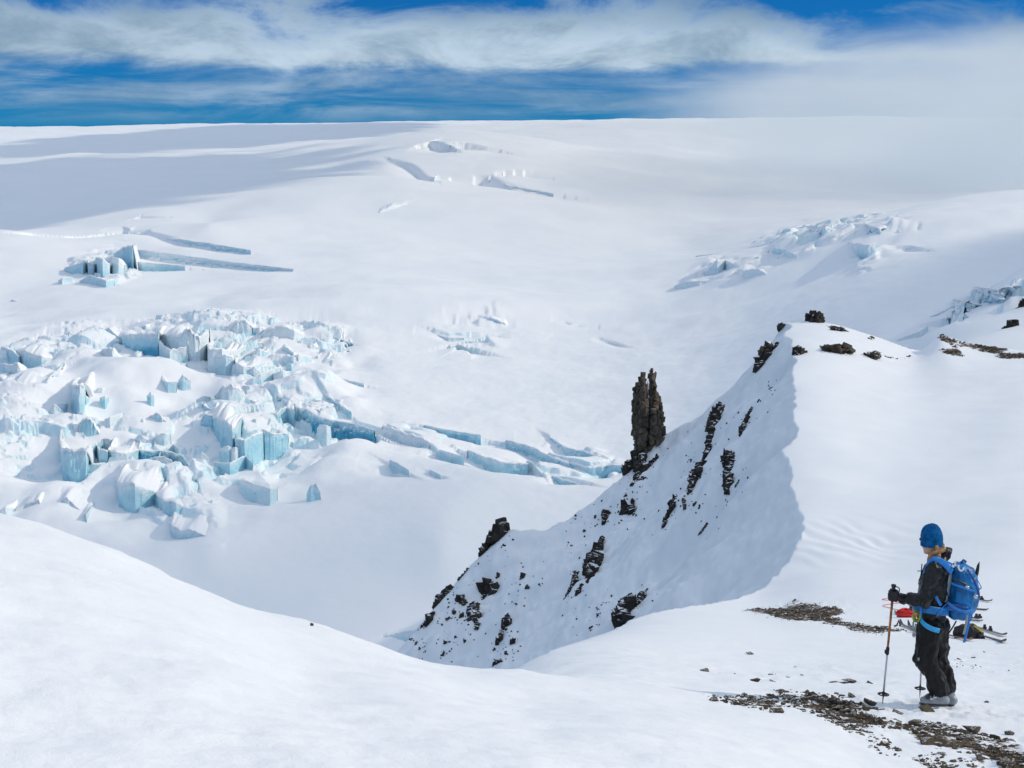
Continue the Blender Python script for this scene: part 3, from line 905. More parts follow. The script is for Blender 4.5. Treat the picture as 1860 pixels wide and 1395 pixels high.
def g_z(x, y, detail=True):
    """height of glacier, and how bare its ice is"""
    b = g_base(x, y)
    px, py = to_px(x, y, b)
    ice = np.zeros_like(b)
    dense = np.zeros_like(b)
    z = b + sstep(300, 600, y) * (1.5 * fbm2(x / 75, y / 75, 3, 61) * (1 - 0.4 * sstep(900, 1600, y)) + 0.22 * fbm2(x / 9, y / 9, 3, 66) * sstep(1200, 700, y))
    z = z + 3.5 * sstep(400, 600, y) * fbm2(x / 190, y / 190, 2, 64)
    z = z + sstep(1000, 2200, y) * (1 - 0.6 * sstep(3500, 5000, y)) * 15 * fbm2(x / 620, y / 900, 3, 63)
    for hx, hy, hr, hd, hh in ((-90, 2750, 420, 500, 26), (-230, 1850, 240, 300, 13), (-700, 1450, 260, 200, 9), (520, 1150, 260, 240, 16), (-60, 900, 180, 160, 5), (60, 1400, 300, 260, -9)):
        z = z + hh * np.exp(-((x - hx) / hr) ** 2 - ((y - hy) / hd) ** 2)
    # big soft swells inside the main icefall
    mk = soft_mask(px, py, [(-200, 600), (380, 570), (650, 610), (680, 740), (640, 840), (500, 930), (300, 1000), (-200, 1000)], 60)
    z = z + mk * (7.5 * fbm2(x / 62, y / 62, 2, 71) + 1.6 * fbm2(x / 22, y / 22, 2, 73) - 1.0)
    for poly, soft, size, h, seed, bury in ZONES:
        xs = [q[0] for q in poly]
        ys = [q[1] for q in poly]
        sel = np.nonzero((px > min(xs) - soft) & (px < max(xs) + soft) & (py > min(ys) - soft) & (py < max(ys) + soft))[0]
        if len(sel) == 0:
            continue
        xx, yy = x[sel], y[sel]
        m = soft_mask(px[sel], py[sel], poly, soft)
        wx = xx / size + 0.45 * fbm2(xx / size * 1.1, yy / size * 1.1, 2, seed + 1)
        wy = yy / size * 0.9 + 0.45 * fbm2(xx / size * 1.1, yy / size * 1.1, 2, seed + 2)
        ih, f1, f2, vx, vy = worley(wx, wy, seed)
        r1 = (_perm[(ih + 91) & 511] / 511.0)
        r2 = (_perm[(ih + 17) & 511] / 511.0)
        r3 = (_perm[(ih + 203) & 511] / 511.0)
        hh = np.where(r1 < bury + 0.30, -0.25, r1 ** 1.5 * 1.0 - 0.15)
        slab = h * hh + h * 0.8 * ((r2 - 0.5) * vx + (r3 - 0.35) * vy)
        flank = sstep(0.0, 0.15 + 0.16 * r3, f2 - f1 - 0.06 * fbm2(xx / size * 6, yy / size * 6, 2, seed + 9))
        blk = slab * flank + (slab - 0.9 * h) * (1 - flank)
        blk = blk + 0.05 * h * fbm2(xx / size * 3, yy / size * 3, 3, seed + 6)
        soft_s = -0.10 * h + 0.55 * h * fbm2(xx / size * 0.7, yy / size * 0.7, 2, seed + 4)
        z[sel] += m * np.maximum(blk, soft_s)
        ice[sel] = np.maximum(ice[sel], m)
    for L in TROUGH:
        hm = max(q[2] for q in L)
        wid = 4.5 * hm
        yc = L[0][1]
        off = min(1.0 * hm, 0.5 * row_step(yc) + 1.0) + 0.5 * row_step(yc)
        pad = wid * 1.2 + off
        sel = np.nonzero((x > min(q[0] for q in L) - pad * 0.6) & (x < max(q[0] for q in L) + pad * 0.6) & (y > min(q[1] for q in L) - pad) & (y < max(q[1] for q in L) + pad))[0]
        if len(sel) == 0:
            continue
        xx, yy = x[sel], y[sel]
        best = np.full(len(sel), 1e9)
        side = np.zeros(len(sel))
        hloc = np.zeros(len(sel))
        for i in range(len(L) - 1):
            (x1, y1, h1), (x2, y2, h2) = L[i], L[i + 1]
            y1, y2 = y1 + off, y2 + off
            ex, ey = x2 - x1, y2 - y1
            le = ex * ex + ey * ey + 1e-9
            t = np.clip(((xx - x1) * ex + (yy - y1) * ey) / le, 0, 1)
            dd = np.hypot(xx - x1 - t * ex, yy - y1 - t * ey)
            nb = dd < best
            best = np.where(nb, dd, best)
            side = np.where(nb, (xx - x1) * ey - (yy - y1) * ex, side)
            hloc = np.where(nb, h1 + (h2 - h1) * t, hloc)
        prof = np.clip(1 - np.maximum(0, best - off) / wid, 0, 1) ** 1.6
        z[sel] -= np.where(side > 0, hloc * 1.02 * prof * sstep(0, (0.6 if yc < 1100 else 1.2) * off, best), 0)
    return z, ice, dense


_cp = np.concatenate([np.linspace(-330, -20, 40, endpoint=False), np.linspace(-20, 720, 430, endpoint=False), np.linspace(720, 1250, 210, endpoint=False),
                      np.linspace(1250, 1900, 180, endpoint=False), np.linspace(1900, 2250, 30)])
GC = (_cp - 930) / F / 0.985
U, D = np.meshgrid(GC, GR)
X, Y = (U * D).ravel(), D.ravel()
Z, ice, dense = g_z(X, Y)
V = np.c_[X, Y, Z]
nr, nc = U.shape
Fc = grid_faces(nr, nc)
A_ = V[Fc]
nrm = np.cross(A_[:, 2] - A_[:, 0], A_[:, 3] - A_[:, 1])
nrm /= np.linalg.norm(nrm, axis=1)[:, None] + 1e-9
steep = np.abs(nrm[:, 2])
vs = np.ones(nr * nc)
np.minimum.at(vs, Fc.ravel(), np.repeat(steep, 4))
bare = ice * sstep(0.80, 0.50, vs)
glacier = add_mesh('glacier', V, Fc, M['glacier'], smooth=steep > 0.62)
fattr(glacier, 'bare', bare)
fattr(glacier, 'dense', dense)
tag(glacier, 'broad snow covered glacier rising to the ice cap on the horizon', kind='structure')
del U, D, X, Y, V, Fc, A_, nrm

# ------------------------------------------------------------------ rock
def hull_from(points):
    """convex hull of a point cloud as (verts, tris) via bmesh"""
    bm = bmesh.new()
    for p in points:
        bm.verts.new(p)
    r = bmesh.ops.convex_hull(bm, input=bm.verts)
    bad = [g for g in r['geom_interior'] + r['geom_unused'] if isinstance(g, bmesh.types.BMVert)]
    if bad:
        bmesh.ops.delete(bm, geom=list(set(bad)), context='VERTS')
    bm.verts.index_update()
    v = np.array([q.co[:] for q in bm.verts])
    f = np.array([[q.index for q in g.verts] for g in bm.faces], np.int32)
    bm.free()
    return v, f


_rr = np.random.RandomState(11)
CHUNKS = []
for k in range(28):
    n = 12 + k % 6
    p = _rr.uniform(-1, 1, (n, 3))
    p = np.sign(p) * np.abs(p) ** 0.55
    p *= _rr.uniform(0.72, 1.0, (n, 1))
    CHUNKS.append(hull_from(p))


def rot_mat(rs, amt=1.0):
    a, b, c = rs.uniform(-1, 1, 3) * np.array([0.5, 0.5, math.pi]) * np.array([amt, amt, 1])
    return np.array(Matrix.Rotation(c, 3, 'Z') @ Matrix.Rotation(b, 3, 'Y') @ Matrix.Rotation(a, 3, 'X'))


class Pile:
    """collects many blocks, then links them as one mesh"""
    def __init__(self, seed):
        self.rs = np.random.RandomState(seed)
        self.v, self.f, self.n = [], [], 0

    def block(self, c, size, amt=0.6):
        v, f = CHUNKS[self.rs.randint(len(CHUNKS))]
        w = (v * np.asarray(size)) @ rot_mat(self.rs, amt).T + np.asarray(c)
        self.v.append(w)
        self.f.append(f + self.n)
        self.n += len(w)

    def arrays(self):
        return np.concatenate(self.v), np.concatenate(self.f)

    def build(self, name, mat, origin=None, parent=None):
        v, f = self.arrays()
        o = None
        if origin is not None:
            v = v - np.asarray(origin)
        o = add_mesh(name, v, f, mat, parent, smooth=False)
        if origin is not None and parent is None:
            o.location = origin
        return o


def cx3(cx, cy):
    return 700 + cx / 1.9925, 540 + cy / 1.9925


def nrm_at(p, e=0.6):
    x = np.array([p.x - e, p.x + e, p.x, p.x])
    y = np.array([p.y, p.y, p.y - e, p.y + e])
    z = near_z(x, y)
    return Vector((-(z[1] - z[0]) / (2 * e), -(z[3] - z[2]) / (2 * e), 1)).normalized()


OUT = [  # outline in photo-crop pixels (x, y, half width), label
    ([(862, 612, 16), (885, 590, 20), (905, 575, 22), (930, 600, 20), (925, 640, 13), (908, 655, 9)], 'broken dark rock footing directly below the tall double pinnacle'),
    ([(962, 604, 10), (985, 578, 8)], 'small dark rock just right of the pinnacle footing'),
    ([(935, 655, 7), (890, 680, 6)], None),
    ([(1206, 402, 13), (1196, 440, 20), (1182, 490, 13), (1172, 540, 11), (1160, 580, 11)], 'long dark rock rib at the skyline right of the tall pinnacle'),
    ([(1142, 618, 17), (1125, 660, 18), (1105, 702, 11)], 'dark rock rib continuing below the long skyline rib on the shaded face'),
    ([(1100, 652, 8)], None), ([(1108, 590, 4)], None),
    ([(1325, 405, 5), (1312, 440, 10), (1296, 470, 10), (1285, 500, 6)], 'narrow broken rock rib high on the shaded face left of the cornice'),
    ([(1395, 330, 6)], None), ([(1350, 378, 5)], None),
    ([(1242, 578, 17), (1247, 620, 16), (1246, 660, 18), (1240, 706, 11)], 'isolated upright dark rock rib in the middle of the upper shaded face'),
    ([(1280, 665, 5), (1268, 685, 4)], None),
    ([(1048, 724, 8), (1040, 760, 14), (1022, 790, 10), (1010, 828, 8)], 'slanting broken rock rib in the centre of the shaded face'),
    ([(1078, 732, 5), (1086, 768, 5)], None), ([(1120, 750, 8)], None), ([(1165, 822, 5), (1135, 860, 4)], None),
    ([(880, 762, 20), (902, 786, 8)], 'compact dark rock below and left of the pinnacle footing'),
    ([(868, 720, 5)], None), ([(797, 788, 13), (790, 820, 8)], 'small dark outcrop half way between pinnacle and lower knob'),
    ([(760, 795, 5)], None), ([(720, 845, 4)], None), ([(690, 790, 4)], None),
    ([(786, 872, 8), (770, 910, 14), (757, 960, 24), (746, 1000, 19), (735, 1030, 6)], 'largest dark rock rib on the lower shaded face'),
    ([(692, 1000, 8), (682, 1040, 10), (666, 1065, 8), (650, 1090, 4)], 'thin slanting rock streak left of the largest lower rib'),
    ([(712, 1040, 5), (700, 1068, 10)], None),
    ([(882, 1100, 13), (866, 1140, 28), (860, 1182, 30)], 'big dark boulder outcrop at the foot of the face behind the bench edge'),
    ([(946, 1060, 6), (930, 1082, 13), (915, 1112, 9)], 'narrow dark rock just right of the big boulder outcrop'),
    ([(820, 1080, 4)], None), ([(770, 1150, 5)], None), ([(744, 1196, 6)], None),
    ([(402, 832, 28), (420, 830, 18), (382, 858, 26), (362, 888, 16), (346, 925, 12)], 'craggy dark knob standing on the lower left skyline of the ridge'),
    ([(428, 900, 6)], None), ([(376, 1064, 27), (392, 1036, 8), (355, 1090, 8)], 'rounded dark outcrop below the craggy knob on the skyline'),
    ([(410, 1005, 10)], None), ([(498, 1012, 10)], None), ([(515, 1050, 8)], None),
    ([(300, 985, 5), (268, 1022, 6)], None),
    ([(240, 1058, 10), (212, 1080, 18), (190, 1110, 16)], 'jagged dark rocks on the low skyline below the craggy knob'),
    ([(166, 1150, 12), (155, 1174, 15), (132, 1194, 6)], 'lowest dark rock at the bottom left end of the ridge'),
    ([(270, 1100, 14), (285, 1108, 10)], None), ([(318, 1120, 13), (325, 1160, 19), (332, 1194, 10)], 'ragged vertical rock patch low on the left of the face'),
    ([(250, 1140, 7)], None), ([(278, 1155, 8)], None), ([(226, 1165, 6)], None),
    ([(220, 1250, 9)], None), ([(255, 1230, 5)], None), ([(285, 1245, 6)], None), ([(206, 1294, 8)], None), ([(115, 1250, 7)], None), ([(122, 1274, 5)], None),
    ([(442, 1168, 11), (436, 1195, 14), (420, 1230, 14), (408, 1252, 9)], 'slender dark rock rib near the bottom of the face left of the gully'),
    ([(460, 1250, 10)], None), ([(440, 1288, 6)], None), ([(475, 1112, 5)], None), ([(400, 1328, 9), (420, 1318, 5)], None), ([(394, 1275, 5)], None),
    ([(676, 900, 7)], None), ([(1436, 100, 16), (1425, 112, 10)], 'small dark crag on the left shoulder of the summit'),
    ([(1374, 172, 9), (1388, 200, 24), (1365, 232, 20), (1346, 262, 13)], 'steep dark crag on the skyline left of the summit'),
    ([(1415, 178, 12)], 'knob of dark rock right of the steep summit crag'),
    ([(1488, 206, 15), (1520, 200, 8)], 'low dark rock on the snow below the summit shoulder'),
]
ROCK_USED = set()
NAMED = [(900, 590, 'pinnacle footing'), (1190, 470, 'long skyline rock rib'), (1130, 650, 'rib below the long skyline rib'), (1310, 440, 'narrow high rib'), (1245, 640, 'isolated upright rib'),
         (1030, 770, 'slanting central rib'), (885, 770, 'compact rock below the pinnacle'), (795, 800, 'half way outcrop'), (760, 940, 'largest lower rib'), (670, 1050, 'thin slanting streak'),
         (866, 1150, 'big boulder outcrop at the foot'), (390, 860, 'craggy knob on the lower skyline'), (376, 1064, 'rounded outcrop below the knob'), (210, 1085, 'jagged low skyline rocks'),
         (150, 1175, 'lowest rock of the ridge'), (322, 1155, 'ragged vertical rock patch'), (430, 1210, 'slender rib near the bottom'), (1436, 105, 'summit shoulder crag')]
for k, (L, lab) in enumerate(OUT):
    P = Pile(100 + k)
    pts = []
    for (a, b, r) in L:
        q = cx3(a, b)
        h = near_hit(q[0], q[1], 14)
        if h is None:                        # on the skyline: step down until the ray meets the face
            for dy in range(2, 40, 2):
                h = near_hit(q[0] + dy * 0.3, q[1] + dy, 14)
                if h is not None:
                    h.z += dy * 0.6 * h.y / F
                    break
        if h is not None:
            pts.append((h, 1.36 * r / 1.9925 * h.y / F / 0.97))
    if not pts:
        continue
    for i, (h, r) in enumerate(pts):
        n = nrm_at(h)
        segs = [(h, r)]
        if i + 1 < len(pts):
            h2, r2 = pts[i + 1]
            m = max(1, int((h2 - h).length / (0.8 * (r + r2) / 2)))
            segs += [(h.lerp(h2, t / m), r + (r2 - r) * t / m) for t in range(1, m)]
        for c, rr_ in segs:
            big = rr_ > 0.35
            for j in range(9 if big else 4):
                s = rr_ * P.rs.uniform(0.36, 0.80)
                off = Vector(P.rs.uniform(-1, 1, 3)) * rr_ * (0.72 if big else 0.6)
                q = c + off - n * (off.dot(n)) * 0.55 + n * 0.05 * rr_
                P.block(q, (s * P.rs.uniform(.7, 1.1), s * P.rs.uniform(.7, 1.1), s * P.rs.uniform(0.9, 1.9)), 0.5)
    o = P.build('rock_outcrop', M['cliff'], pts[0][0])
    if lab:
        tag(o, lab, 'rock')
    else:
        m0 = L[0]
        dd, q = min(((m0[0] - z[0]) ** 2 + (m0[1] - z[1]) ** 2, z) for z in NAMED)
        dx, dy = m0[0] - q[0], m0[1] - q[1]
        where = ('left of' if dx < 0 else 'right of') if abs(dx) > abs(dy) else ('above' if dy < 0 else 'below')
        lab = f'small dark rock {where} the {q[2]}'
        for pre in ('another small rock', 'third tiny dark rock', 'fourth tiny dark rock', 'fifth tiny dark rock'):
            if lab not in ROCK_USED:
                break
            lab = f'{pre} {where} the {q[2]}'
        ROCK_USED.add(lab)
        tag(o, lab, 'rock')
    o['group'] = 'rock outcrops on the shaded ridge face'

P = Pile(899)
_rs = np.random.RandomState(31)
for k in range(520):
    L = OUT[_rs.randint(len(OUT))][0]
    q = L[_rs.randint(len(L))]
    if q[1] < 280 or q[1] > 1320:
        continue
    ox, oy = _rs.normal(0, 1, 2)
    h = hit(*cx3(q[0] + ox * 26 - oy * 10, q[1] + oy * 34), near_z, 14, 112, 900)
    if h is None or h.y < 50:
        continue
    r = _rs.uniform(0.6, 2.3) * h.y / F
    P.block(h, (r, r, r * _rs.uniform(0.8, 1.6)), 0.7)
tag(P.build('scree', M['cliff'], (6, 90, -20)), 'dark rock specks showing through the snow of the shaded face', 'scree', kind='stuff')

# the tall double pinnacle
P = Pile(900)
PIN_D = 103.3
pin_cols = [  # photo x, top, bottom, half width, depth offset
    (1153, 702, 792, 5, 0.2), (1158, 694, 815, 6, -0.3), (1163, 684, 828, 6, 0.1), (1168, 676, 830, 6, -0.4), (1172, 688, 826, 5, -0.1), (1166, 700, 832, 8, -0.7),
    (1176, 745, 820, 6, 0.0), (1180, 678, 812, 4, 0.3), (1184, 668, 812, 4.5, 0.1), (1188, 676, 808, 5, 0.4), (1192, 700, 806, 5, 0.0), (1197, 712, 802, 5, 0.3),
    (1202, 735, 798, 4.5, 0.2), (1207, 778, 795, 3.5, 0.3), (1187, 740, 815, 8, -0.4), (1160, 745, 812, 7, 0.5), (1195, 760, 803, 7, -0.3), (1151, 742, 775, 3, 0.2)]
m_px = PIN_D / F / 0.975
for (px, t, b, hw, off) in pin_cols:
    y = t
    while y < b:
        hgt = P.rs.uniform(9, 22)
        fr = (y - t) / (b - t)
        sz = hw * (0.65 + 0.45 * min(1, fr * 3)) * P.rs.uniform(0.85, 1.15)
        c = W(px + P.rs.uniform(-1.4, 1.4), y + hgt * 0.5, PIN_D + off + P.rs.uniform(-0.12, 0.12))
        P.block(c, (sz * m_px, sz * m_px * P.rs.uniform(1.0, 1.7), hgt * 0.62 * m_px), 0.22)
        y += hgt * 0.72
for k in range(170):                                   # flakes and ribs over the faces
    px, t, b, hw, off = pin_cols[P.rs.randint(len(pin_cols))]
    y = P.rs.uniform(t + 3, b - 2)
    c = W(px + P.rs.uniform(-hw, hw) * 0.9, y, PIN_D + off + P.rs.uniform(-0.5, -0.05) * hw * m_px * 2.2)
    P.block(c, (P.rs.uniform(0.9, 2.4) * m_px, P.rs.uniform(1, 2.6) * m_px, P.rs.uniform(2.5, 8) * m_px), 0.3)
tag(P.build('rock_pinnacle', M['pinnacle'], W(1180, 815, PIN_D)), 'tall brown double rock pinnacle standing on the ridge skyline', 'rock pinnacle')
# snow lodged in the notch between the two prongs
P = Pile(901)
for y in np.linspace(694, 752, 12):
    P.block(W(1176.5 + (y - 690) * 0.02 + P.rs.uniform(-1, 1), y, PIN_D + 0.05), (1.3 * m_px, 2.2 * m_px, 4.2 * m_px), 0.2)
o = P.build('snow_streak', M['snow'], W(1177, 750, PIN_D))
tag(o, 'narrow streak of snow lodged in the notch of the tall pinnacle', 'snow')

# summit boulder and the rocks on the upper ridge
def boulder(px, py, w, h, seed, lab, d=None, mat='cliff', n=26, name='boulder', grp=None):
    P = Pile(seed)
    p = W(px, py, d) if d else near_hit(px, py, 30)
    if p is None:
        p = W(px, py, 100)
    mp = p.y / F / 0.975
    for k in range(n):
        a = P.rs.uniform(-1, 1)
        z = P.rs.uniform(-0.1, 1) * (1 - 0.35 * a * a)
        s = P.rs.uniform(0.16, 0.34)
        P.block((p.x + a * w * 0.40 * mp, p.y + P.rs.uniform(-0.3, 0.3) * w * mp, p.z + z * h * 0.78 * mp),
                (s * w * 0.62 * mp, s * w * mp * 0.7, s * h * mp * 0.9), 0.7)
    o = P.build(name, M[mat], p)
    tag(o, lab, 'rock', grp)
    return o


g_up = 'rocks on the sunlit top of the ridge'
boulder(1480, 587, 34, 24, 301, 'single dark boulder standing on the summit snow', 107.5, 'cliff', 34, grp=g_up)
boulder(1522, 638, 58, 14, 302, 'long flat brown rock lip in the snow below the summit boulder', None, 'pinnacle', 30, grp=g_up)
boulder(1552, 640, 6, 8, 303, 'little upright stone at the right end of the long flat rock lip', None, 'cliff', 8, grp=g_up)
boulder(1584, 650, 30, 12, 304, 'snow dusted dark rock right of the long flat rock lip', None, 'cliff', 24, grp=g_up)
boulder(1520, 600, 30, 8, 305, 'low dark rock strip just below and right of the summit boulder', None, 'cliff', 20, grp=g_up)
boulder(1583, 616, 14, 6, 306, 'small brown flat stone alone on the upper snow ridge', None, 'pinnacle', 10, grp=g_up)
boulder(1448, 644, 20, 10, 307, 'small dark rock on the shoulder left of the long flat rock lip', None, 'cliff', 16, grp=g_up)
boulder(1460, 642, 10, 5, 308, 'tiny dark stone between the shoulder rock and the flat rock lip', None, 'cliff', 8, grp=g_up)
boulder(1712, 617, 20, 9, 309, 'blocky dark rock at the left end of the far rubble ridge', 100.5, 'cliff', 18, grp=g_up)
boulder(1650, 648, 10, 4, 310, 'little dark stone alone below the far rubble ridge', None, 'cliff', 8, grp=g_up)
# dark crag on the far snow spur at the right edge
for i, (L, lab) in enumerate([([(1862, 555, 10), (1856, 572, 12), (1846, 582, 12)], 'upper dark crag on the far snow spur at the right edge'),
                              ([(1836, 594, 12), (1832, 608, 12), (1830, 624, 10)], 'lower dark crag on the far snow spur at the right edge')]):
    P = Pile(320 + i)
    base = None
    L = [tuple(L[k][q] + (L[k + 1][q] - L[k][q]) * f for q in range(3)) for k in range(len(L) - 1) for f in (0, .25, .5, .75)] + [L[-1]]
    for a, b, r in L:
        base = base or hit(a, b, g_base, 200, 900, 1500)
        h = W(a, b, base.y)
        mp = h.y / F
        for j in range(6):
            off = P.rs.uniform(-0.7, 0.7, 3) * r * mp
            s = P.rs.uniform(0.4, 0.75) * r * mp
            P.block((h.x + off[0], h.y + off[1] * 0.4, h.z + off[2]), (s, s, s * 1.5), 0.5)
    tag(P.build('rock_outcrop', M['cliff'], base), lab, 'rock', 'crags on the far snow spur')

# ------------------------------------------------------------------ stones and rubble in the wind-swept patches
gm = ground.data
gv = np.empty(len(gm.vertices) * 3, np.float32)
gm.vertices.foreach_get('co', gv)
gv = gv.reshape(-1, 3).astype(float)
gb = np.empty(len(gm.vertices), np.float32)
gm.attributes['bare'].data.foreach_get('value', gb)
gpx, gpy = to_px(gv[:, 0], gv[:, 1], gv[:, 2])
clump = fbm2(gv[:, 0] * 1.3, gv[:, 1] * 0.9, 3, 88)
rs = np.random.RandomState(5)


def pick(n, lo, cond, power=2.0):
    w = np.where(cond & (gb > lo), np.clip(gb + 0.55 * clump, 0, 1.2) ** power, 0)
    w[(gpx < -20) | (gpx > 1900)] = 0
    return rs.choice(len(w), n, p=w / w.sum()) if w.sum() > 0 else []


P = Pile(601)
for idx, smin, smax in ((pick(3800, 0.22, gv[:, 1] < 14.2), 1.4, 5.6), (pick(1700, 0.5, (gv[:, 1] > 18) & (gv[:, 1] < 45)), 0.9, 3.2),
                        (pick(260, 0.20, (gv[:, 1] > 13) & (gv[:, 1] < 40)), 0.8, 2.2), (pick(1000, 0.45, gv[:, 1] > 60), 0.9, 3.0)):
    for i in idx:
        mp = gv[i, 1] / F
        s = (smin + (smax - smin) * rs.rand() ** 2.5) * mp
        e = 0.6 * mp * rs.randn(2)
        P.block((gv[i, 0] + e[0], gv[i, 1] + e[1] * 4, gv[i, 2] + s * 0.15), (s * rs.uniform(0.8, 1.5), s * rs.uniform(0.8, 1.5), s * rs.uniform(0.35, 0.75)), 0.6)
tag(P.build('rubble', M['stone'], (4, 12, -4.5)), 'small brown rubble strewn over the bare wind swept ground', 'rubble', kind='stuff')

STONE_ME = []
for k in range(14):
    n = 14
    p = rs.uniform(-1, 1, (n, 3))
    p = np.sign(p) * np.abs(p) ** 0.6
    p[:, 2] = np.where(p[:, 2] > 0, p[:, 2] * rs.uniform(0.5, 1.0, n), p[:, 2] * 0.6)
    v, f = hull_from(p)
    me_o = add_mesh('stone', v, f, M['stone'], smooth=False)
    STONE_ME.append(me_o.data)
    bpy.data.objects.remove(me_o)
M['olive'] = mat_rock('olive_stone', (0.07, 0.06, 0.028), (0.20, 0.17, 0.09), 6.0, 0.0)


def stone(p, wpx, flat, lab, grp, mat=None, rz=None, up=0.0):
    mp = p.y / F / 0.96
    o = bpy.data.objects.new('stone', STONE_ME[rs.randint(len(STONE_ME))])
    if mat:
        me = o.data.copy()
        me.materials.clear()
        me.materials.append(mat)
        o.data = me
    COL.objects.link(o)
    r = wpx * 0.5 * mp
    o.scale = (r, r * rs.uniform(0.7, 1.2), r * flat)
    o.rotation_euler = (rs.uniform(-.3, .3), rs.uniform(-.3, .3), rs.uniform(0, 6.28) if rz is None else rz)
    o.location = (p.x, p.y, p.z + r * flat * up)
    tag(o, lab, 'stone', grp)
    return o


BIG = [  # crop x, y, width (photo px), label
    (265, 598, 24, 'angular grey stone alone at the left tip of the front rubble band'),
    (425, 567, 16, 'small pointed stone second along the upper edge of the rubble band'),
    (615, 555, 26, 'broad dark stone at the upper left of the front rubble band'),
    (740, 558, 16, 'pointed little stone right of the broad dark stone in the rubble'),
    (1075, 612, 28, 'triangular stone with a pale side left of the ski pole tip shadow'),
    (1212, 662, 26, 'long flat stone lying below the planted ski pole'),
    (985, 580, 20, 'flat stone at the right of the rubble beside a snow lump'),
    (545, 588, 22, 'chunky dark stone in the left part of the front rubble'),
    (520, 617, 18, 'flat brown stone at the lower left rim of the rubble'),
    (755, 584, 18, 'dark blocky stone in the middle of the front rubble'),
    (860, 668, 14, 'upright pointed stone in the lower middle of the rubble'),
    (900, 638, 18, 'dark stone right of the middle of the front rubble'),
    (1580, 752, 34, 'large brown stone on top of the right hand rubble'),
    (1300, 712, 28, 'wide flat stone at the upper left start of the right hand rubble'),
    (1410, 737, 22, 'dark flat stone right of the wide flat stone'),
    (1430, 803, 28, 'heavy brown stone at the lower rim of the right rubble'),
    (1368, 818, 30, 'low brown slab at the lower left rim of the right rubble'),
    (1720, 792, 22, 'squarish stone near the right edge of the picture'),
    (1800, 812, 24, 'rough stone at the far right edge of the rubble'),
    (1690, 862, 34, 'biggest slab in the bottom right corner rubble'),
    (1525, 832, 24, 'mid sized stone under the large brown stone'),
    (1790, 772, 18, 'small stone highest at the right edge of the rubble'),
    (1640, 905, 28, 'flat dark stone low in the bottom right corner'),
    (1770, 928, 28, 'dark stone in the very bottom right corner'),
    (600, 658, 22, 'dark slab on the lower rim of the front rubble band'),
    (430, 627, 14, 'small dark stone at the lower left rim of the rubble'),
    (455, 362, 16, 'snow dusted stone alone on the bench left of the walker'),
    (220, 449, 16, 'single low stone furthest left on the snow bench'),
    (485, 502, 18, 'low stone at the left of the thin upper stone row'),
    (575, 503, 12, 'small cone shaped stone in the thin upper stone row'),
    (565, 470, 11, 'tiny flat stone above the thin upper stone row'),
    (692, 427, 8, 'tiny upright stone alone high on the bench'),
    (722, 470, 8, 'tiny upright dark stone right above the stone row'),
    (650, 482, 11, 'small flat stone in the middle of the bench snow'),
    (965, 502, 24, 'long thin dark stone strip left of the planted pole'),
    (1070, 510, 14, 'small dark stone just left of the planted pole shaft'),
    (1598, 382, 13, 'small brown stone right of the walker below the black pack'),
    (1662, 607, 14, 'small dark stone in the snow right of the ski boots'),
]
for a, b, w, lab in BIG:
    p = near_hit(1200 + a / 2.818, 1060 + b / 2.818, 9.0)
    if p is None:
        continue
    stone(p, w, rs.uniform(0.40, 0.62), lab, 'larger stones among the rubble')
p = near_hit(1200 + 1362 / 2.818, 1060 + 652 / 2.818, 9.0)
stone(p, 23, 0.55, 'olive brown stone in the snow right in front of the ski boots', None, M['olive'], 0.3, 0.3)
for i in pick(150, 0.45, gv[:, 1] < 14.2):
    right = gpx[i] > 1640
    stone(Vector(gv[i]), 7 + 13 * rs.rand() ** 2, rs.uniform(0.35, 0.65),
          'small dark brown stone among the rubble in the bottom right corner' if right else 'small dark brown stone among the rubble left of the ski boots',
          'small stones of the corner rubble' if right else 'small stones of the rubble band left of the boots')
for i in pick(46, 0.6, (gv[:, 1] > 18) & (gv[:, 1] < 45)):
    stone(Vector(gv[i]), 4 + 6 * rs.rand() ** 2, rs.uniform(0.35, 0.6), 'small reddish brown stone on the bare earth patch behind the ski pole', 'stones on the bare earth patch')
for i in pick(40, 0.5, (gv[:, 1] > 60) & (gpx > 1680)):
    stone(Vector(gv[i]), 4 + 5 * rs.rand() ** 2, rs.uniform(0.4, 0.7), 'small dark stone on the far rubble ridge at the right', 'stones on the far rubble ridge')

# the little dark stone on the crest of the front slope
p = hit(566, 1137, near_z, 4, 20)
if p is None:
    p = W(566, 1134, 10.2)
o = stone(p, 7, 0.9, 'tiny pointed dark stone alone on the crest of the front snow slope', None, None, 0.2, 0.5)
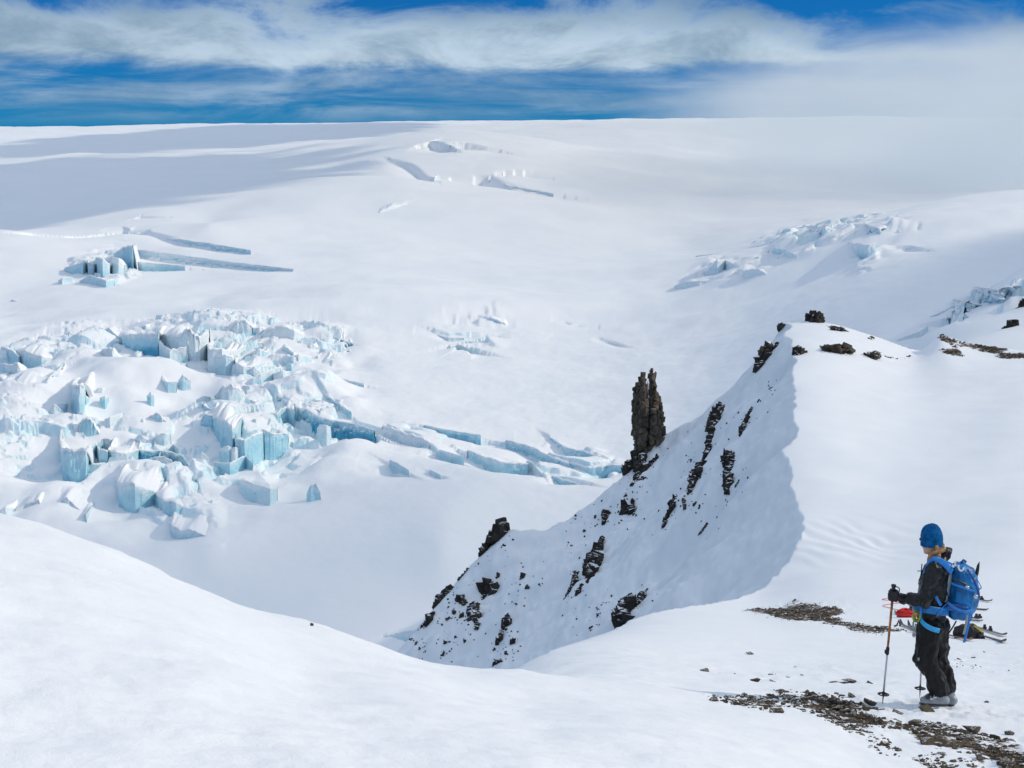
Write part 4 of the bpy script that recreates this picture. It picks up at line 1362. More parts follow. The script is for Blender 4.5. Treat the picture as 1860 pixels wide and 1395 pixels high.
# ------------------------------------------------------------------ seracs: ice blocks and ice cliffs of the icefalls
def mat_ice():
    m, T, b = mat_new('serac_ice')
    P = T.n('ShaderNodeTexCoord').outputs['Object']
    g = T.n('ShaderNodeNewGeometry')
    sp = T.n('ShaderNodeSeparateXYZ')
    T.link(g.outputs['Normal'], sp.inputs[0])
    dn = T.n('ShaderNodeAttribute', attribute_name='dense').outputs['Fac']
    n1 = T.noise(P, 0.16, 5.0, 0.6)
    n2 = T.noise(T.mapping(P, (1, 1, 2.6)), 0.45, 6.0, 0.65)
    rnd = T.n('ShaderNodeObjectInfo').outputs['Random']
    f = T.math('ADD', dn, T.math('MULTIPLY', T.math('SUBTRACT', n1, 0.5), 0.8))
    f = T.math('ADD', f, T.math('MULTIPLY', T.math('SUBTRACT', rnd, 0.4), 0.35), clamp=True)
    sq = T.n('ShaderNodeSeparateXYZ')
    T.link(P, sq.inputs[0])
    band = T.math('ADD', T.math('MULTIPLY', sq.outputs[2], 0.9), T.math('MULTIPLY', n1, 5.0))
    band = T.step(T.math('FRACT', band), 0.80, 0.95)
    col = T.mix(T.step(f, 0.0, 0.45), (0.78, 0.86, 0.90), (0.44, 0.71, 0.82))
    col = T.mix(T.step(f, 0.45, 0.95), col, (0.09, 0.42, 0.62))
    col = T.mix(T.math('MULTIPLY', band, 0.14), col, (0.74, 0.84, 0.89))
    col = T.mix(T.math('MULTIPLY', T.step(n2, 0.63, 0.70), T.step(f, 0.05, 0.4, 0.15, 0.8)), col, (0.12, 0.34, 0.46))
    up = T.math('ADD', sp.outputs[2], T.math('MULTIPLY', T.math('SUBTRACT', n2, 0.5), 0.5))
    col = T.mix(T.step(up, 0.45, 0.60), col, (0.86, 0.885, 0.92))
    T.link(col, b.inputs['Base Color'])
    b.inputs['Roughness'].default_value = 0.5
    b.inputs['Specular IOR Level'].default_value = 0.2
    bump = T.n('ShaderNodeBump', i_Strength=0.6, i_Distance=1.0)
    T.link(n2, bump.inputs['Height'])
    T.link(bump.outputs[0], b.inputs['Normal'])
    return m


M['ice'] = mat_ice()


def base_at(px, py):
    u, s = us(px, py)
    return hit(px, py, g_base, 180, 6500, 900)


def slab(pts, lab, cat='ice block', grp=None, dense=0.3, back=None, rough=0.075, seed=0, under=0.06, name=None):
    """an ice block traced by its upper front edge: pts = (photo x, top y, bottom y), left to right.
    The front is a broken ice wall, the roof is snow running back into the slope behind."""
    C = []
    sunk = is_sunk(lab)
    for px, t, b in pts:
        h = base_at(px, t if sunk else max(b, t + 0.5))
        if h is None:
            return None
        if sunk:
            C.append((h + Vector((0, 0, 0.15)), h - Vector((0, 0, sunk_depth(t, b, h.y)))))
        else:
            C.append((W(px, t, h.y), h))
    wid = (C[-1][0] - C[0][0]).length
    hmax = max(a.z - b.z for a, b in C)
    # resample along the edge; corners stay sharp
    T_, B_ = [], []
    mp = C[0][1].y / F
    for i in range(len(C) - 1):
        n = int(min(14, max(2, (C[i + 1][0] - C[i][0]).length / (3.0 * mp))))
        for k in range(n):
            f = k / n
            T_.append(C[i][0].lerp(C[i + 1][0], f))
            B_.append(C[i][1].lerp(C[i + 1][1], f))
    T_.append(C[-1][0])
    B_.append(C[-1][1])
    T_ = np.array([v[:] for v in T_])
    B_ = np.array([v[:] for v in B_])
    N = len(T_)
    hh = np.maximum(T_[:, 2] - B_[:, 2], 0.05)
    q = T_[:, :2] / max(2.0, wid * 0.22) + seed * 2.3
    T_[:, 2] += np.minimum(hh, hmax) * 0.09 * fbm2(q[:, 0] * 2.2, q[:, 1] * 2.2, 3, 4)
    T_[:, 1] += 0.10 * hmax * fbm2(q[:, 0] * 2.6 + 9, q[:, 1], 3, 6)
    GB = g_z(B_[:, 0], B_[:, 1])[0]
    if wid > 9 * hmax and not sunk:                       # long low steps wander and vary in height
        T_[:, 2] += 0.16 * hh * fbm2(T_[:, 0] / (1.2 * hmax), T_[:, 1] * 0 + seed, 4, 12)
        T_[:, 1] += 0.9 * hmax * fbm2(T_[:, 0] / (5 * hmax), T_[:, 1] * 0 + seed, 3, 15)
    o = np.array([B_[N // 2, 0], B_[N // 2, 1], B_[:, 2].min()])
    lv = [0.0, 0.12, 0.3, 0.5, 0.72, 0.9, 1.0, 1.5]
    V, DN = [], []
    amp = rough * max(hmax, 0.25 * wid)
    for f in lv:
        v = T_ + (B_ - T_) * min(f, 1.0)
        v[:, 1] += (under + 0.10 * math.sin(seed * 2.7)) * hh * f * (0.6 + 0.6 * fbm2(T_[:, 0] / (0.5 * wid + 1) + seed, T_[:, 1] * 0, 2, 3))
        if f > 1:
            v[:, 2] = np.minimum(v[:, 2], GB) - 1.0 - 0.2 * hh
        p3 = np.c_[v[:, 0], v[:, 1], v[:, 2] * 0.7] / max(1.5, hmax * 0.55) + seed * 3.1
        cell = np.floor(fbm3(p3, 2, 3) * 4) / 4
        v[:, 1] += amp * (1.3 * cell + 0.6 * fbm3(p3 * 2.7, 2, 5)) * (0.25 if f == 0 else 1.0)
        v[:, 0] += amp * 0.5 * fbm3(p3 * 2.1 + 5, 2, 8) * (0.2 if f == 0 else 1.0)
        V.append(v)
        DN.append(np.full(N, dense * (0.15 + 0.85 * min(f, 1.0))) * np.clip(hh / (0.3 * hmax), 0.2, 1))
    # the roof: back to where it meets the slope
    mb = back if back else 0.8 * hmax if 'spur' in lab else max(1.2 * hmax, min(1.1 * wid, 5.0 * hmax))
    if sunk:
        mb = max(1.6 * hmax, 3.0 * row_step(o[1]) + 2.0)
    offs = np.array([0.25, 0.5, 0.75, 1.0])
    Yg = T_[:, 1][:, None] + mb * offs[None] * np.clip(hh / (0.5 * hmax), 0.35, 1)[:, None]
    Xg = T_[:, 0][:, None] * (Yg / T_[:, 1][:, None]) ** 0.5
    G = g_z(Xg.ravel(), Yg.ravel())[0].reshape(Xg.shape)
    snow_t = 0.10 + 0.035 * hmax
    R = []
    rim = V[0].copy()
    r0 = rim.copy()
    r0[:, 1] -= 0.03 * hmax + 0.05
    r0[:, 2] -= 0.05 * hh
    r1 = rim.copy()
    r1[:, 1] -= 0.035 * hmax + 0.05
    r1[:, 2] += 0.5 * snow_t
    r2 = rim.copy()
    r2[:, 1] += 0.03 * hmax
    r2[:, 2] += snow_t
    R += [r0, r1, r2]
    for k in range(4):
        f = offs[k]
        z = (rim[:, 2] + snow_t) * (1 - f) + (G[:, 3] - 0.4) * f
        z = z + (0.05 if sunk else 0.30) * hh * f * (1 - f) * 2.0
        if k == 3:
            z = G[:, 3] - 0.5
        x = Xg[:, k]
        R.append(np.c_[x, Yg[:, k], z + 0.04 * hmax * (k < 3) * fbm2(x / (0.4 * wid + 1), Yg[:, k] / (0.4 * wid + 1), 3, seed % 17)])
    root = bpy.data.objects.new(name or ('ice_cliff' if cat == 'ice cliff' else 'serac'), None)
    COL.objects.link(root)
    root.location = o
    tag(root, lab, cat, grp)
    V = np.concatenate(V) - o
    # side walls under both ends of the roof
    FF = [grid_faces(len(lv), N)[:, ::-1]]
    VV, nv = [V], len(V)
    DD = np.concatenate(DN)
    for e in (0, N - 1):
        top = np.array([R[k][e] for k in range(2, len(R))])
        top[:, 2] -= 0.02 * hmax + 0.05
        gz_ = np.concatenate([np.full(len(top) - 4, min(GB[e], B_[e, 2])), G[e]])
        rows = []
        for q in (0.0, 0.35, 0.7, 1.0):
            w_ = top.copy()
            w_[:, 2] = top[:, 2] * (1 - q) + np.minimum(gz_ - 1.2, top[:, 2] - 0.1) * q
            p3 = w_ / max(1.5, hmax * 0.5) + seed
            w_[:, 0] += amp * 0.8 * fbm3(p3, 2, 4) * (0.3 if q == 0 else 1)
            rows.append(w_)
        rows = np.concatenate(rows) - o
        g_ = grid_faces(4, len(top)) + nv
        FF.append(g_ if e == 0 else g_[:, ::-1])
        VV.append(rows)
        nv += len(rows)
        DD = np.concatenate([DD, np.repeat(dense * np.array([0.15, 0.4, 0.7, 1.0]), len(top))])
    f = add_mesh('ice_face', np.concatenate(VV), np.concatenate(FF), M['ice'], root, smooth=False)
    fattr(f, 'dense', DD)
    add_mesh('snow_roof', np.concatenate(R) - o, grid_faces(len(R), N), M['glacier'], root, smooth=True)
    return root


for i, (L, lab, dn) in enumerate(MAIN):
    slab(tr2(L), lab, 'ice block', 'seracs of the main icefall', dn, seed=i + 1)
for i, (L, lab, dn) in enumerate(BAND):
    slab(L, lab, 'ice cliff', 'ice walls of the right hand crevasse band', dn, seed=80 + i)
for i, (L, lab, dn) in enumerate(FARS):
    slab(L, lab, 'ice cliff' if 'step' in lab or 'wall' in lab or 'edge' in lab or 'lip' in lab or 'rim' in lab else 'ice block', 'far ice steps and blocks', dn, seed=110 + i, rough=0.03)
for i, (L, lab, dn) in enumerate(RIGHTS):
    slab(L, lab, 'ice cliff' if any(k in lab for k in ('wall', 'cliff', 'lip', 'edge', 'ledge', 'step', 'line')) else 'ice block', 'ice on the right and middle slopes', dn, seed=140 + i, rough=0.04)

# smaller broken blocks between the big ones
R = np.random.RandomState(77)
n = 0
USED = {}
tops = [(sum(p[0] for p in tr2(L)) / len(L), sum(p[1] for p in tr2(L)) / len(L), sum(p[2] for p in tr2(L)) / len(L), lab) for L, lab, dn in MAIN]
small_poly = [(-10, 640), (120, 612), (380, 582), (560, 592), (640, 612), (640, 690), (560, 720), (620, 770), (500, 840), (300, 890), (120, 860), (-10, 740)]
while n < 95:
    px, py = R.uniform(0, 640), R.uniform(585, 890)
    if not in_poly(np.array([px]), np.array([py]), small_poly)[0]:
        continue
    if 620 < py < 760 and 190 < px < 400 and R.rand() < 0.8:
        continue
    w = R.uniform(10, 30)
    h = w * R.uniform(0.3, 0.75)
    q = min(tops, key=lambda z: (px - z[0]) ** 2 + (py - z[2]) ** 2)
    dx, dy = px - q[0], py - (q[1] + q[2]) * 0.5
    where = ('left of' if dx < 0 else 'right of') if abs(dx) > abs(dy) else ('above' if dy < 0 else 'below')
    words = q[3].replace(',', '').split()
    short = ' '.join(words[:9])
    lab = f'small ice block {where} the {short}'
    for pre in ('second small ice block', 'third small ice block', 'fourth small ice block', 'fifth small ice block'):
        if lab not in USED:
            break
        lab = f'{pre} {where} the {short}'
    USED[lab] = w
    k = R.randint(3)
    x0, x1 = px - w / 2, px + w / 2
    if k == 0:
        L = [(x0, py - h * 0.2, py), (x0 + w * 0.2, py - h, py + 1), (px + w * 0.2, py - h * 0.9, py + 2), (x1, py - h * 0.5, py - 1)]
    elif k == 1:
        L = [(x0, py - 0.1 * h, py - 1), (px - w * R.uniform(-.2, .25), py - h, py + 1), (x1, py - 0.15 * h, py - 1)]
    else:
        L = [(x0, py - 0.5 * h, py - 2), (x0 + 0.35 * w, py - 0.8 * h, py + 2), (px + 0.1 * w, py - h, py + 2), (px + 0.3 * w, py - 0.8 * h, py), (x1, py - 0.9 * h, py - h * 0.5)]
    slab(L, lab, 'ice block', 'small ice blocks of the main icefall', R.choice([0.05, 0.15, 0.25, 0.35, 0.5]), seed=300 + n)
    n += 1

# ------------------------------------------------------------------ fog bank over the ice cap and the clouds that shade it
def cloud(name, lo, hi, dens, scale, thr, seed, lab, cat, soft=(0.35, 0.35, 0.5), aniso=0.0, stretch=(1, 1, 1), left_only=False, wide=0.18):
    lo, hi = Vector(lo), Vector(hi)
    c, h = (lo + hi) * 0.5, (hi - lo) * 0.5
    bm = bmesh.new()
    bmesh.ops.create_icosphere(bm, subdivisions=4, radius=1.0)
    for v in bm.verts:
        q = Vector([math.copysign(abs(a) ** 0.6, a) for a in v.co])
        v.co = Vector((q.x * h.x, q.y * h.y, q.z * h.z))
    me = bpy.data.meshes.new(name)
    bm.to_mesh(me)
    bm.free()
    o = bpy.data.objects.new(name, me)
    COL.objects.link(o)
    o.location = c
    m = bpy.data.materials.new(name)
    m.use_nodes = True
    T = NT(m.node_tree)
    out = T.n('ShaderNodeOutputMaterial')
    P = T.n('ShaderNodeTexCoord').outputs['Object']
    U_ = T.mapping(P, (1 / h.x, 1 / h.y, 1 / h.z))
    ln = T.n('ShaderNodeVectorMath', operation='LENGTH')
    T.link(U_, ln.inputs[0])
    r = ln.outputs['Value']
    nz = T.noise(T.mapping(P, tuple(s / scale for s in stretch), (seed, seed * 2.1, 0)), 1.0, 5.0, 0.6)
    body = T.math('SUBTRACT', T.math('ADD', nz, T.math('MULTIPLY', T.math('SUBTRACT', 1.0, r), 0.55)), thr)
    d = T.math('MULTIPLY', T.step(body, 0.0, wide), T.step(r, 1.0, 0.75))
    v = T.n('ShaderNodeVolumePrincipled')
    v.inputs['Color'].default_value = (0.95, 0.985, 1.0, 1)
    v.inputs['Anisotropy'].default_value = aniso
    T.link(T.math('MULTIPLY', d, dens), v.inputs['Density'])
    T.link(v.outputs[0], out.inputs['Volume'])
    m.cycles.volume_step_rate = 0.6
    me.materials.append(m)
    tag(o, lab, cat, kind='stuff')
    return o


cloud('fog_bank', (100, 1350, -80), (2500, 3500, 300), 0.0027, 400, 0.43, 3.0, 'pale bank of fog lying over the right side of the ice cap', 'fog', stretch=(1, 1, 2.2), wide=0.35)
cloud('cloud', (-60, 1500, 600), (960, 3050, 860), 0.10, 250, 0.50, 1.7, 'drifting cloud high above the middle of the ice cap', 'cloud', stretch=(1.0, 2.4, 1), wide=0.4)
cloud('cloud', (0, 2900, 780), (1050, 5600, 1060), 0.09, 330, 0.51, 8.2, 'long drifting cloud high above the far ice cap', 'cloud', stretch=(0.8, 1.6, 1), wide=0.25)
cloud('cloud', (855, 430, 300), (1665, 1010, 430), 0.060, 260, 0.22, 5.1, 'unseen low cloud added to shade the right hand glacier bowl', 'cloud', wide=0.3)  # out of view, put in so its shadow darkens the bowl
cloud('cloud', (430, 300, 225), (760, 640, 300), 0.010, 190, 0.36, 2.6, 'unseen thin low cloud added to dim the lower glacier', 'cloud', wide=0.5)  # extra cloud outside the frame, added to take sun off the lower glacier

# ------------------------------------------------------------------ builders for the walker and the gear
def ellipsoid_pts(c, r, R=None, n=10):
    out = []
    c = np.asarray(c, float)
    r = np.ones(3) * r if np.isscalar(r) else np.asarray(r, float)
    for i in range(n // 2 + 1):
        ph = math.pi * i / (n // 2)
        for j in range(n):
            th = 2 * math.pi * j / n
            v = np.array([math.sin(ph) * math.cos(th), math.sin(ph) * math.sin(th), math.cos(ph)]) * r
            if R is not None:
                v = R @ v
            out.append(c + v)
            if i in (0, n // 2):
                break
    return np.array(out)


def blob(name, segs, voxel, mat, parent=None, smooth=4, wrinkle=0.0, wscale=(9, 9, 9), seed=1, R=None, cut=None):
    """one continuous skin grown round a chain of ellipsoid pairs"""
    vs, fs, n = [], [], 0
    for s in segs:
        pts = np.concatenate([ellipsoid_pts(c, r, R) for c, r in s])
        v, f = hull_from(pts)
        vs.append(v)
        fs.append(f + n)
        n += len(v)
    o = add_mesh(name, np.concatenate(vs), np.concatenate(fs))
    m = o.modifiers.new('r', 'REMESH')
    m.mode = 'VOXEL'
    m.voxel_size = voxel
    if smooth:
        q = o.modifiers.new('s', 'SMOOTH')
        q.factor = 0.5
        q.iterations = smooth
    dg = bpy.context.evaluated_depsgraph_get()
    dg.update()
    me = bpy.data.meshes.new_from_object(o.evaluated_get(dg))
    old = o.data
    bpy.data.objects.remove(o)
    bpy.data.meshes.remove(old)
    me.name = name
    nv = len(me.vertices)
    co = np.empty(nv * 3)
    me.vertices.foreach_get('co', co)
    co = co.reshape(-1, 3)
    if wrinkle:
        no = np.empty(nv * 3)
        me.vertices.foreach_get('normal', no)
        no = no.reshape(-1, 3)
        f = fbm3(co * np.asarray(wscale, float), 3, seed)
        ridge = 1 - np.abs(fbm3(co * np.asarray(wscale, float) * 0.8 + 5, 2, seed + 3)) * 2.4
        co = co + no * ((0.55 * f + 0.45 * ridge - 0.2) * wrinkle)[:, None]
    if cut is not None:
        co = cut(co)
    me.vertices.foreach_set('co', co.ravel())
    me.polygons.foreach_set('use_smooth', [True] * len(me.polygons))
    me.materials.clear()
    if mat:
        me.materials.append(mat)
    me.update()
    ob = bpy.data.objects.new(name, me)
    COL.objects.link(ob)
    if parent:
        ob.parent = parent
    return ob


def sweep(pts, radii, n=8, flat=None):
    """tube (or flat ribbon when flat=(width, thickness)) along points -> verts, quads"""
    P_ = [Vector(p) for p in pts]
    N = len(P_)
    radii = [radii] * N if np.isscalar(radii) else list(radii)
    t0 = (P_[1] - P_[0]).normalized()
    up = Vector((0, 0, 1)) if abs(t0.z) < 0.9 else Vector((0, 1, 0))
    s = t0.cross(up).normalized()
    V, Fq = [], []
    for i, p in enumerate(P_):
        t = (P_[min(i + 1, N - 1)] - P_[max(i - 1, 0)]).normalized()
        s = (s - t * s.dot(t)).normalized()
        b = s.cross(t)
        for k in range(n):
            a = 2 * math.pi * (k + 0.5) / n
            if flat:
                ca, sa = math.copysign(abs(math.cos(a)) ** 0.5, math.cos(a)), math.copysign(abs(math.sin(a)) ** 0.5, math.sin(a))
                V.append(p + flat[2] * ca * flat[0] * 0.5 + (flat[2].cross(t)).normalized() * sa * flat[1] * 0.5)
            else:
                V.append(p + s * math.cos(a) * radii[i] + b * math.sin(a) * radii[i])
    for i in range(N - 1):
        for k in range(n):
            Fq.append((i * n + k, i * n + (k + 1) % n, (i + 1) * n + (k + 1) % n, (i + 1) * n + k))
    V.append(P_[0])
    V.append(P_[-1])
    for k in range(n):
        Fq.append((len(V) - 2, (k + 1) % n, k, k))
        Fq.append((len(V) - 1, (N - 1) * n + k, (N - 1) * n + (k + 1) % n, (N - 1) * n + k))
    return [v[:] for v in V], Fq


def poly_obj(name, V, Fq, mat, parent=None, smooth=True):
    me = bpy.data.meshes.new(name)
    fs = [tuple(dict.fromkeys(f)) for f in Fq]
    me.from_pydata([tuple(v) for v in V], [], [f for f in fs if len(f) > 2])
    me.polygons.foreach_set('use_smooth', [smooth] * len(me.polygons))
    me.materials.append(mat)
    o = bpy.data.objects.new(name, me)
    COL.objects.link(o)
    if parent:
        o.parent = parent
    return o


def tube(name, pts, r, mat, parent=None, n=8):
    V, Fq = sweep(pts, r, n)
    return poly_obj(name, V, Fq, mat, parent)


def ribbon(name, pts, w, t, side, mat, parent=None):
    V, Fq = sweep(pts, 0.01, 8, flat=(w, t, Vector(side).normalized()))
    return poly_obj(name, V, Fq, mat, parent)


def spline(pts, n=6):
    P_ = [Vector(p) for p in pts]
    out = []
    for i in range(len(P_) - 1):
        p0, p1, p2, p3 = P_[max(i - 1, 0)], P_[i], P_[i + 1], P_[min(i + 2, len(P_) - 1)]
        for k in range(n):
            t = k / n
            out.append(0.5 * ((2 * p1) + (p2 - p0) * t + (2 * p0 - 5 * p1 + 4 * p2 - p3) * t * t + (3 * p1 - p0 - 3 * p2 + p3) * t ** 3))
    out.append(P_[-1])
    return out


def joined(parts):
    V, Fq = [], []
    for v, f in parts:
        n = len(V)
        V += [tuple(q) for q in v]
        Fq += [tuple(i + n for i in g) for g in f]
    return V, Fq


def box_v(c, size, R=None, bev=0.15):
    """slightly rounded box"""
    c = np.asarray(c, float)
    h = np.asarray(size, float) * 0.5
    pts = []
    for sx in (-1, 1):
        for sy in (-1, 1):
            for sz in (-1, 1):
                for ax in range(3):
                    q = np.array([sx, sy, sz], float)
                    q *= (1 - bev)
                    q[ax] = (sx, sy, sz)[ax]
                    w = q * h
                    pts.append(c + (R @ w if R is not None else w))
    v, f = hull_from(pts)
    return v.tolist(), f.tolist()


M['jacket'] = mat_plain('jacket_shell', (0.009, 0.010, 0.011), 0.36, spec=0.35, nscale=8, namt=0.3, bump=0.30, bscale=10, bdist=0.03)
M['trouser'] = mat_plain('trouser_shell', (0.009, 0.009, 0.010), 0.58, spec=0.25, nscale=7, namt=0.35, bump=0.30, bscale=9, bdist=0.03)
M['skin'] = mat_plain('skin', (0.55, 0.32, 0.23), 0.5, nscale=20, namt=0.08)
M['hat'] = mat_plain('blue_knit', (0.006, 0.100, 0.27), 0.9, spec=0.1, nscale=30, namt=0.4, bump=0.8, bscale=130, bdist=0.006)
M['hair'] = mat_plain('blond_hair', (0.36, 0.20, 0.085), 0.55, nscale=60, namt=0.45, bump=0.7, bscale=120, bdist=0.004)
M['glove'] = mat_plain('black_glove', (0.012, 0.012, 0.013), 0.6, nscale=30, namt=0.3, bump=0.4)
M['lens'] = mat_plain('dark_lens', (0.01, 0.01, 0.012), 0.1, spec=0.8)
M['bluepack'] = mat_plain('blue_pack_fabric', (0.004, 0.150, 0.42), 0.45, spec=0.4, nscale=9, namt=0.35, bump=0.45, bscale=18, bdist=0.02)
M['bluedark'] = mat_plain('darker_blue_fabric', (0.005, 0.070, 0.28), 0.5, nscale=9, namt=0.3, bump=0.3, bscale=30)
M['bluestrap'] = mat_plain('bright_blue_strap', (0.012, 0.20, 0.60), 0.5, nscale=30, namt=0.15)
M['cyan'] = mat_plain('sky_blue_webbing', (0.02, 0.36, 0.72), 0.5, nscale=30, namt=0.12)
M['greyweb'] = mat_plain('grey_webbing', (0.30, 0.34, 0.36), 0.6, nscale=40, namt=0.2)
M['white'] = mat_plain('white_cord', (0.80, 0.81, 0.82), 0.5)
M['black'] = mat_plain('black_plastic', (0.014, 0.014, 0.015), 0.4, nscale=30, namt=0.2)
M['bagblack'] = mat_plain('black_fabric', (0.014, 0.014, 0.016), 0.65, nscale=12, namt=0.4, bump=0.6, bscale=25, bdist=0.02)
M['silver'] = mat_plain('brushed_alloy', (0.55, 0.56, 0.58), 0.32, metal=0.9)
M['gold'] = mat_plain('orange_brown_shaft', (0.33, 0.115, 0.030), 0.4, nscale=28, namt=0.6)
M['bootgrey'] = mat_plain('grey_boot_shell', (0.25, 0.28, 0.32), 0.35, nscale=18, namt=0.18)
M['bootdark'] = mat_plain('dark_boot_shell', (0.035, 0.042, 0.055), 0.35, nscale=18, namt=0.3)
M['red'] = mat_plain('red_rope', (0.62, 0.022, 0.018), 0.6, nscale=30, namt=0.2)
M['green'] = mat_plain('lime_cord', (0.26, 0.34, 0.05), 0.55, nscale=30, namt=0.3)
M['teal'] = mat_plain('mint_green_cord', (0.20, 0.50, 0.36), 0.55)
M['yellow'] = mat_plain('yellow_trim', (0.62, 0.50, 0.04), 0.5)
M['redaxe'] = mat_plain('red_axe_shaft', (0.33, 0.012, 0.035), 0.4)
M['skiblack'] = mat_plain('dark_ski_top', (0.022, 0.020, 0.020), 0.35, nscale=4, namt=0.5)
M['skired'] = mat_plain('dark_red_ski_top', (0.11, 0.018, 0.016), 0.35, nscale=4, namt=0.5)
M['skigrey'] = mat_plain('grey_ski_top', (0.13, 0.13, 0.14), 0.35, nscale=4, namt=0.4)

# ------------------------------------------------------------------ the walker (photo crop coordinates -> metres round the feet)
PB = W(1702, 1277, 12.9)
PB.z = float(near_z(np.array([PB.x]), np.array([PB.y]))[0])


def J(cx, cy, t=0.0):
    z = (1321 - cy) * 0.00146
    return np.array([(cx - 535) * 0.001397 + 0.297 * t - 0.043 * z, t, z - t * 0.31])


person = bpy.data.objects.new('person', None)
COL.objects.link(person)
person.location = PB
tag(person, 'walker in dark shell clothes and blue knit hat leaning on a ski pole', 'person')

FW = np.array([-0.90, 0.44, 0.0])
FW /= np.linalg.norm(FW)
RT = np.array(Matrix.Rotation(math.atan2(FW[1], FW[0]), 3, 'Z'))      # local x = forward, y = left

hipL, hipR = J(492, 785, -0.10), J(540, 775, 0.10)
kneeL, kneeR = J(452, 1005, -0.11), J(548, 1000, 0.09)
ankL, ankR = J(552, 1218, -0.10), J(602, 1205, 0.06)
shL, shR = J(515, 412, -0.18), J(560, 392, 0.19)
elL, wrL = J(452, 618, -0.22), J(300, 603, -0.12)
elR, wrR = J(500, 640, 0.28), J(395, 655, 0.33)
head = J(503, 232, 0.0)
neck = J(535, 335, 0.0)
FD = np.array([-0.60, 0.80, 0.0])
FD /= np.linalg.norm(FD)
HR = np.array(Matrix.Rotation(math.atan2(FD[1], FD[0]), 3, 'Z'))
hl = lambda x, y, z: head + HR @ np.array([x, y, z])
k = 0.72
body_segs = [
    [(head + np.array([0, 0, 0.015]), (0.088, 0.076, 0.105)), (hl(0.02, 0, -0.06), (0.06, 0.055, 0.05))],
    [(hl(0.05, 0, -0.105), (0.030, 0.036, 0.026)), (hl(0.0, 0, -0.06), (0.055, 0.062, 0.05))],       # jaw and chin
    [(hl(0.088, 0, 0.005), (0.012, 0.012, 0.016)), (hl(0.103, 0, -0.030), (0.012, 0.015, 0.012))],   # nose
    [(hl(0.080, 0, -0.068), (0.016, 0.026, 0.009)), (hl(0.076, 0, -0.080), (0.016, 0.022, 0.008))],  # mouth
    [(hl(0.070, 0.035, 0.028), (0.018, 0.020, 0.010)), (hl(0.070, -0.035, 0.028), (0.018, 0.020, 0.010))],  # brow
    [(hl(-0.005, 0.078, 0.0), (0.020, 0.008, 0.030)), (hl(-0.002, 0.074, -0.02), (0.012, 0.008, 0.015))],
    [(hl(-0.005, -0.078, 0.0), (0.020, 0.008, 0.030)), (hl(-0.002, -0.074, -0.02), (0.012, 0.008, 0.015))],
    [(hl(-0.015, 0, -0.07), (0.050, 0.048, 0.05)), (neck, (0.055, 0.055, 0.05))],
    [(neck, (0.045, 0.05, 0.05)), (J(525, 470, 0), (0.07, 0.11, 0.08))],
    [(J(525, 470, 0), (0.07, 0.11, 0.08)), (J(508, 700, 0), (0.07, 0.10, 0.08))],
    [(shL, 0.035), (shR, 0.035)], [(shL, 0.035), (elL, 0.026)], [(elL, 0.026), (wrL, 0.020)], [(shR, 0.035), (elR, 0.026)], [(elR, 0.026), (wrR, 0.020)],
    [(J(508, 720, 0), (0.07, 0.10, 0.06)), (hipL, 0.05)], [(J(508, 720, 0), (0.07, 0.10, 0.06)), (hipR, 0.05)],
    [(hipL, 0.05), (kneeL, 0.035)], [(kneeL, 0.035), (ankL, 0.03)], [(hipR, 0.05), (kneeR, 0.035)], [(kneeR, 0.035), (ankR, 0.03)],
]
blob('body', body_segs, 0.010, M['skin'], person, 2, R=HR)

jk = [
    [(J(500, 728, 0), (0.135, 0.178, 0.055)), (J(508, 640, 0), (0.128, 0.170, 0.10))],
    [(J(508, 640, 0), (0.128, 0.170, 0.10)), (J(518, 510, 0), (0.150, 0.190, 0.13))],
    [(J(518, 510, 0), (0.145, 0.190, 0.12)), (J(535, 415, 0), (0.115, 0.190, 0.09))],
    [(J(535, 415, 0), (0.10, 0.16, 0.08)), (J(545, 345, 0), (0.078, 0.082, 0.045))],
    [(shL, 0.083), (shR, 0.083)],
    [(J(585, 318, 0.02), (0.055, 0.088, 0.055)), (J(610, 300, 0.02), (0.040, 0.080, 0.040))],      # folded hood behind the neck
    [(J(545, 350, 0), (0.085, 0.088, 0.04)), (J(590, 325, 0.02), (0.05, 0.088, 0.04))],
    [(shL, 0.082), (elL, 0.070)], [(elL, 0.070), (wrL, 0.047)], [(shR, 0.082), (elR, 0.070)], [(elR, 0.070), (wrR, 0.047)],
]
blob('jacket', jk, 0.011, M['jacket'], person, 2, 0.026, (12, 12, 9), 3, RT)
tr = [
    [(J(503, 735, 0), (0.128, 0.172, 0.06)), (J(512, 800, 0), (0.135, 0.175, 0.07))],
    [(hipL, (0.125, 0.112, 0.10)), (kneeL, (0.100, 0.090, 0.09))], [(kneeL, (0.098, 0.090, 0.09)), (J(520, 1110, -0.10), (0.088, 0.085, 0.08))],
    [(J(520, 1110, -0.10), (0.088, 0.085, 0.08)), (ankL, (0.098, 0.088, 0.045))],
    [(hipR, (0.120, 0.112, 0.10)), (kneeR, (0.092, 0.090, 0.09))], [(kneeR, (0.090, 0.090, 0.09)), (J(590, 1110, 0.08), (0.082, 0.085, 0.08))],
    [(J(590, 1110, 0.08), (0.082, 0.085, 0.08)), (ankR, (0.088, 0.088, 0.045))],
]
blob('trousers', tr, 0.011, M['trouser'], person, 2, 0.034, (11, 11, 6), 8, RT)
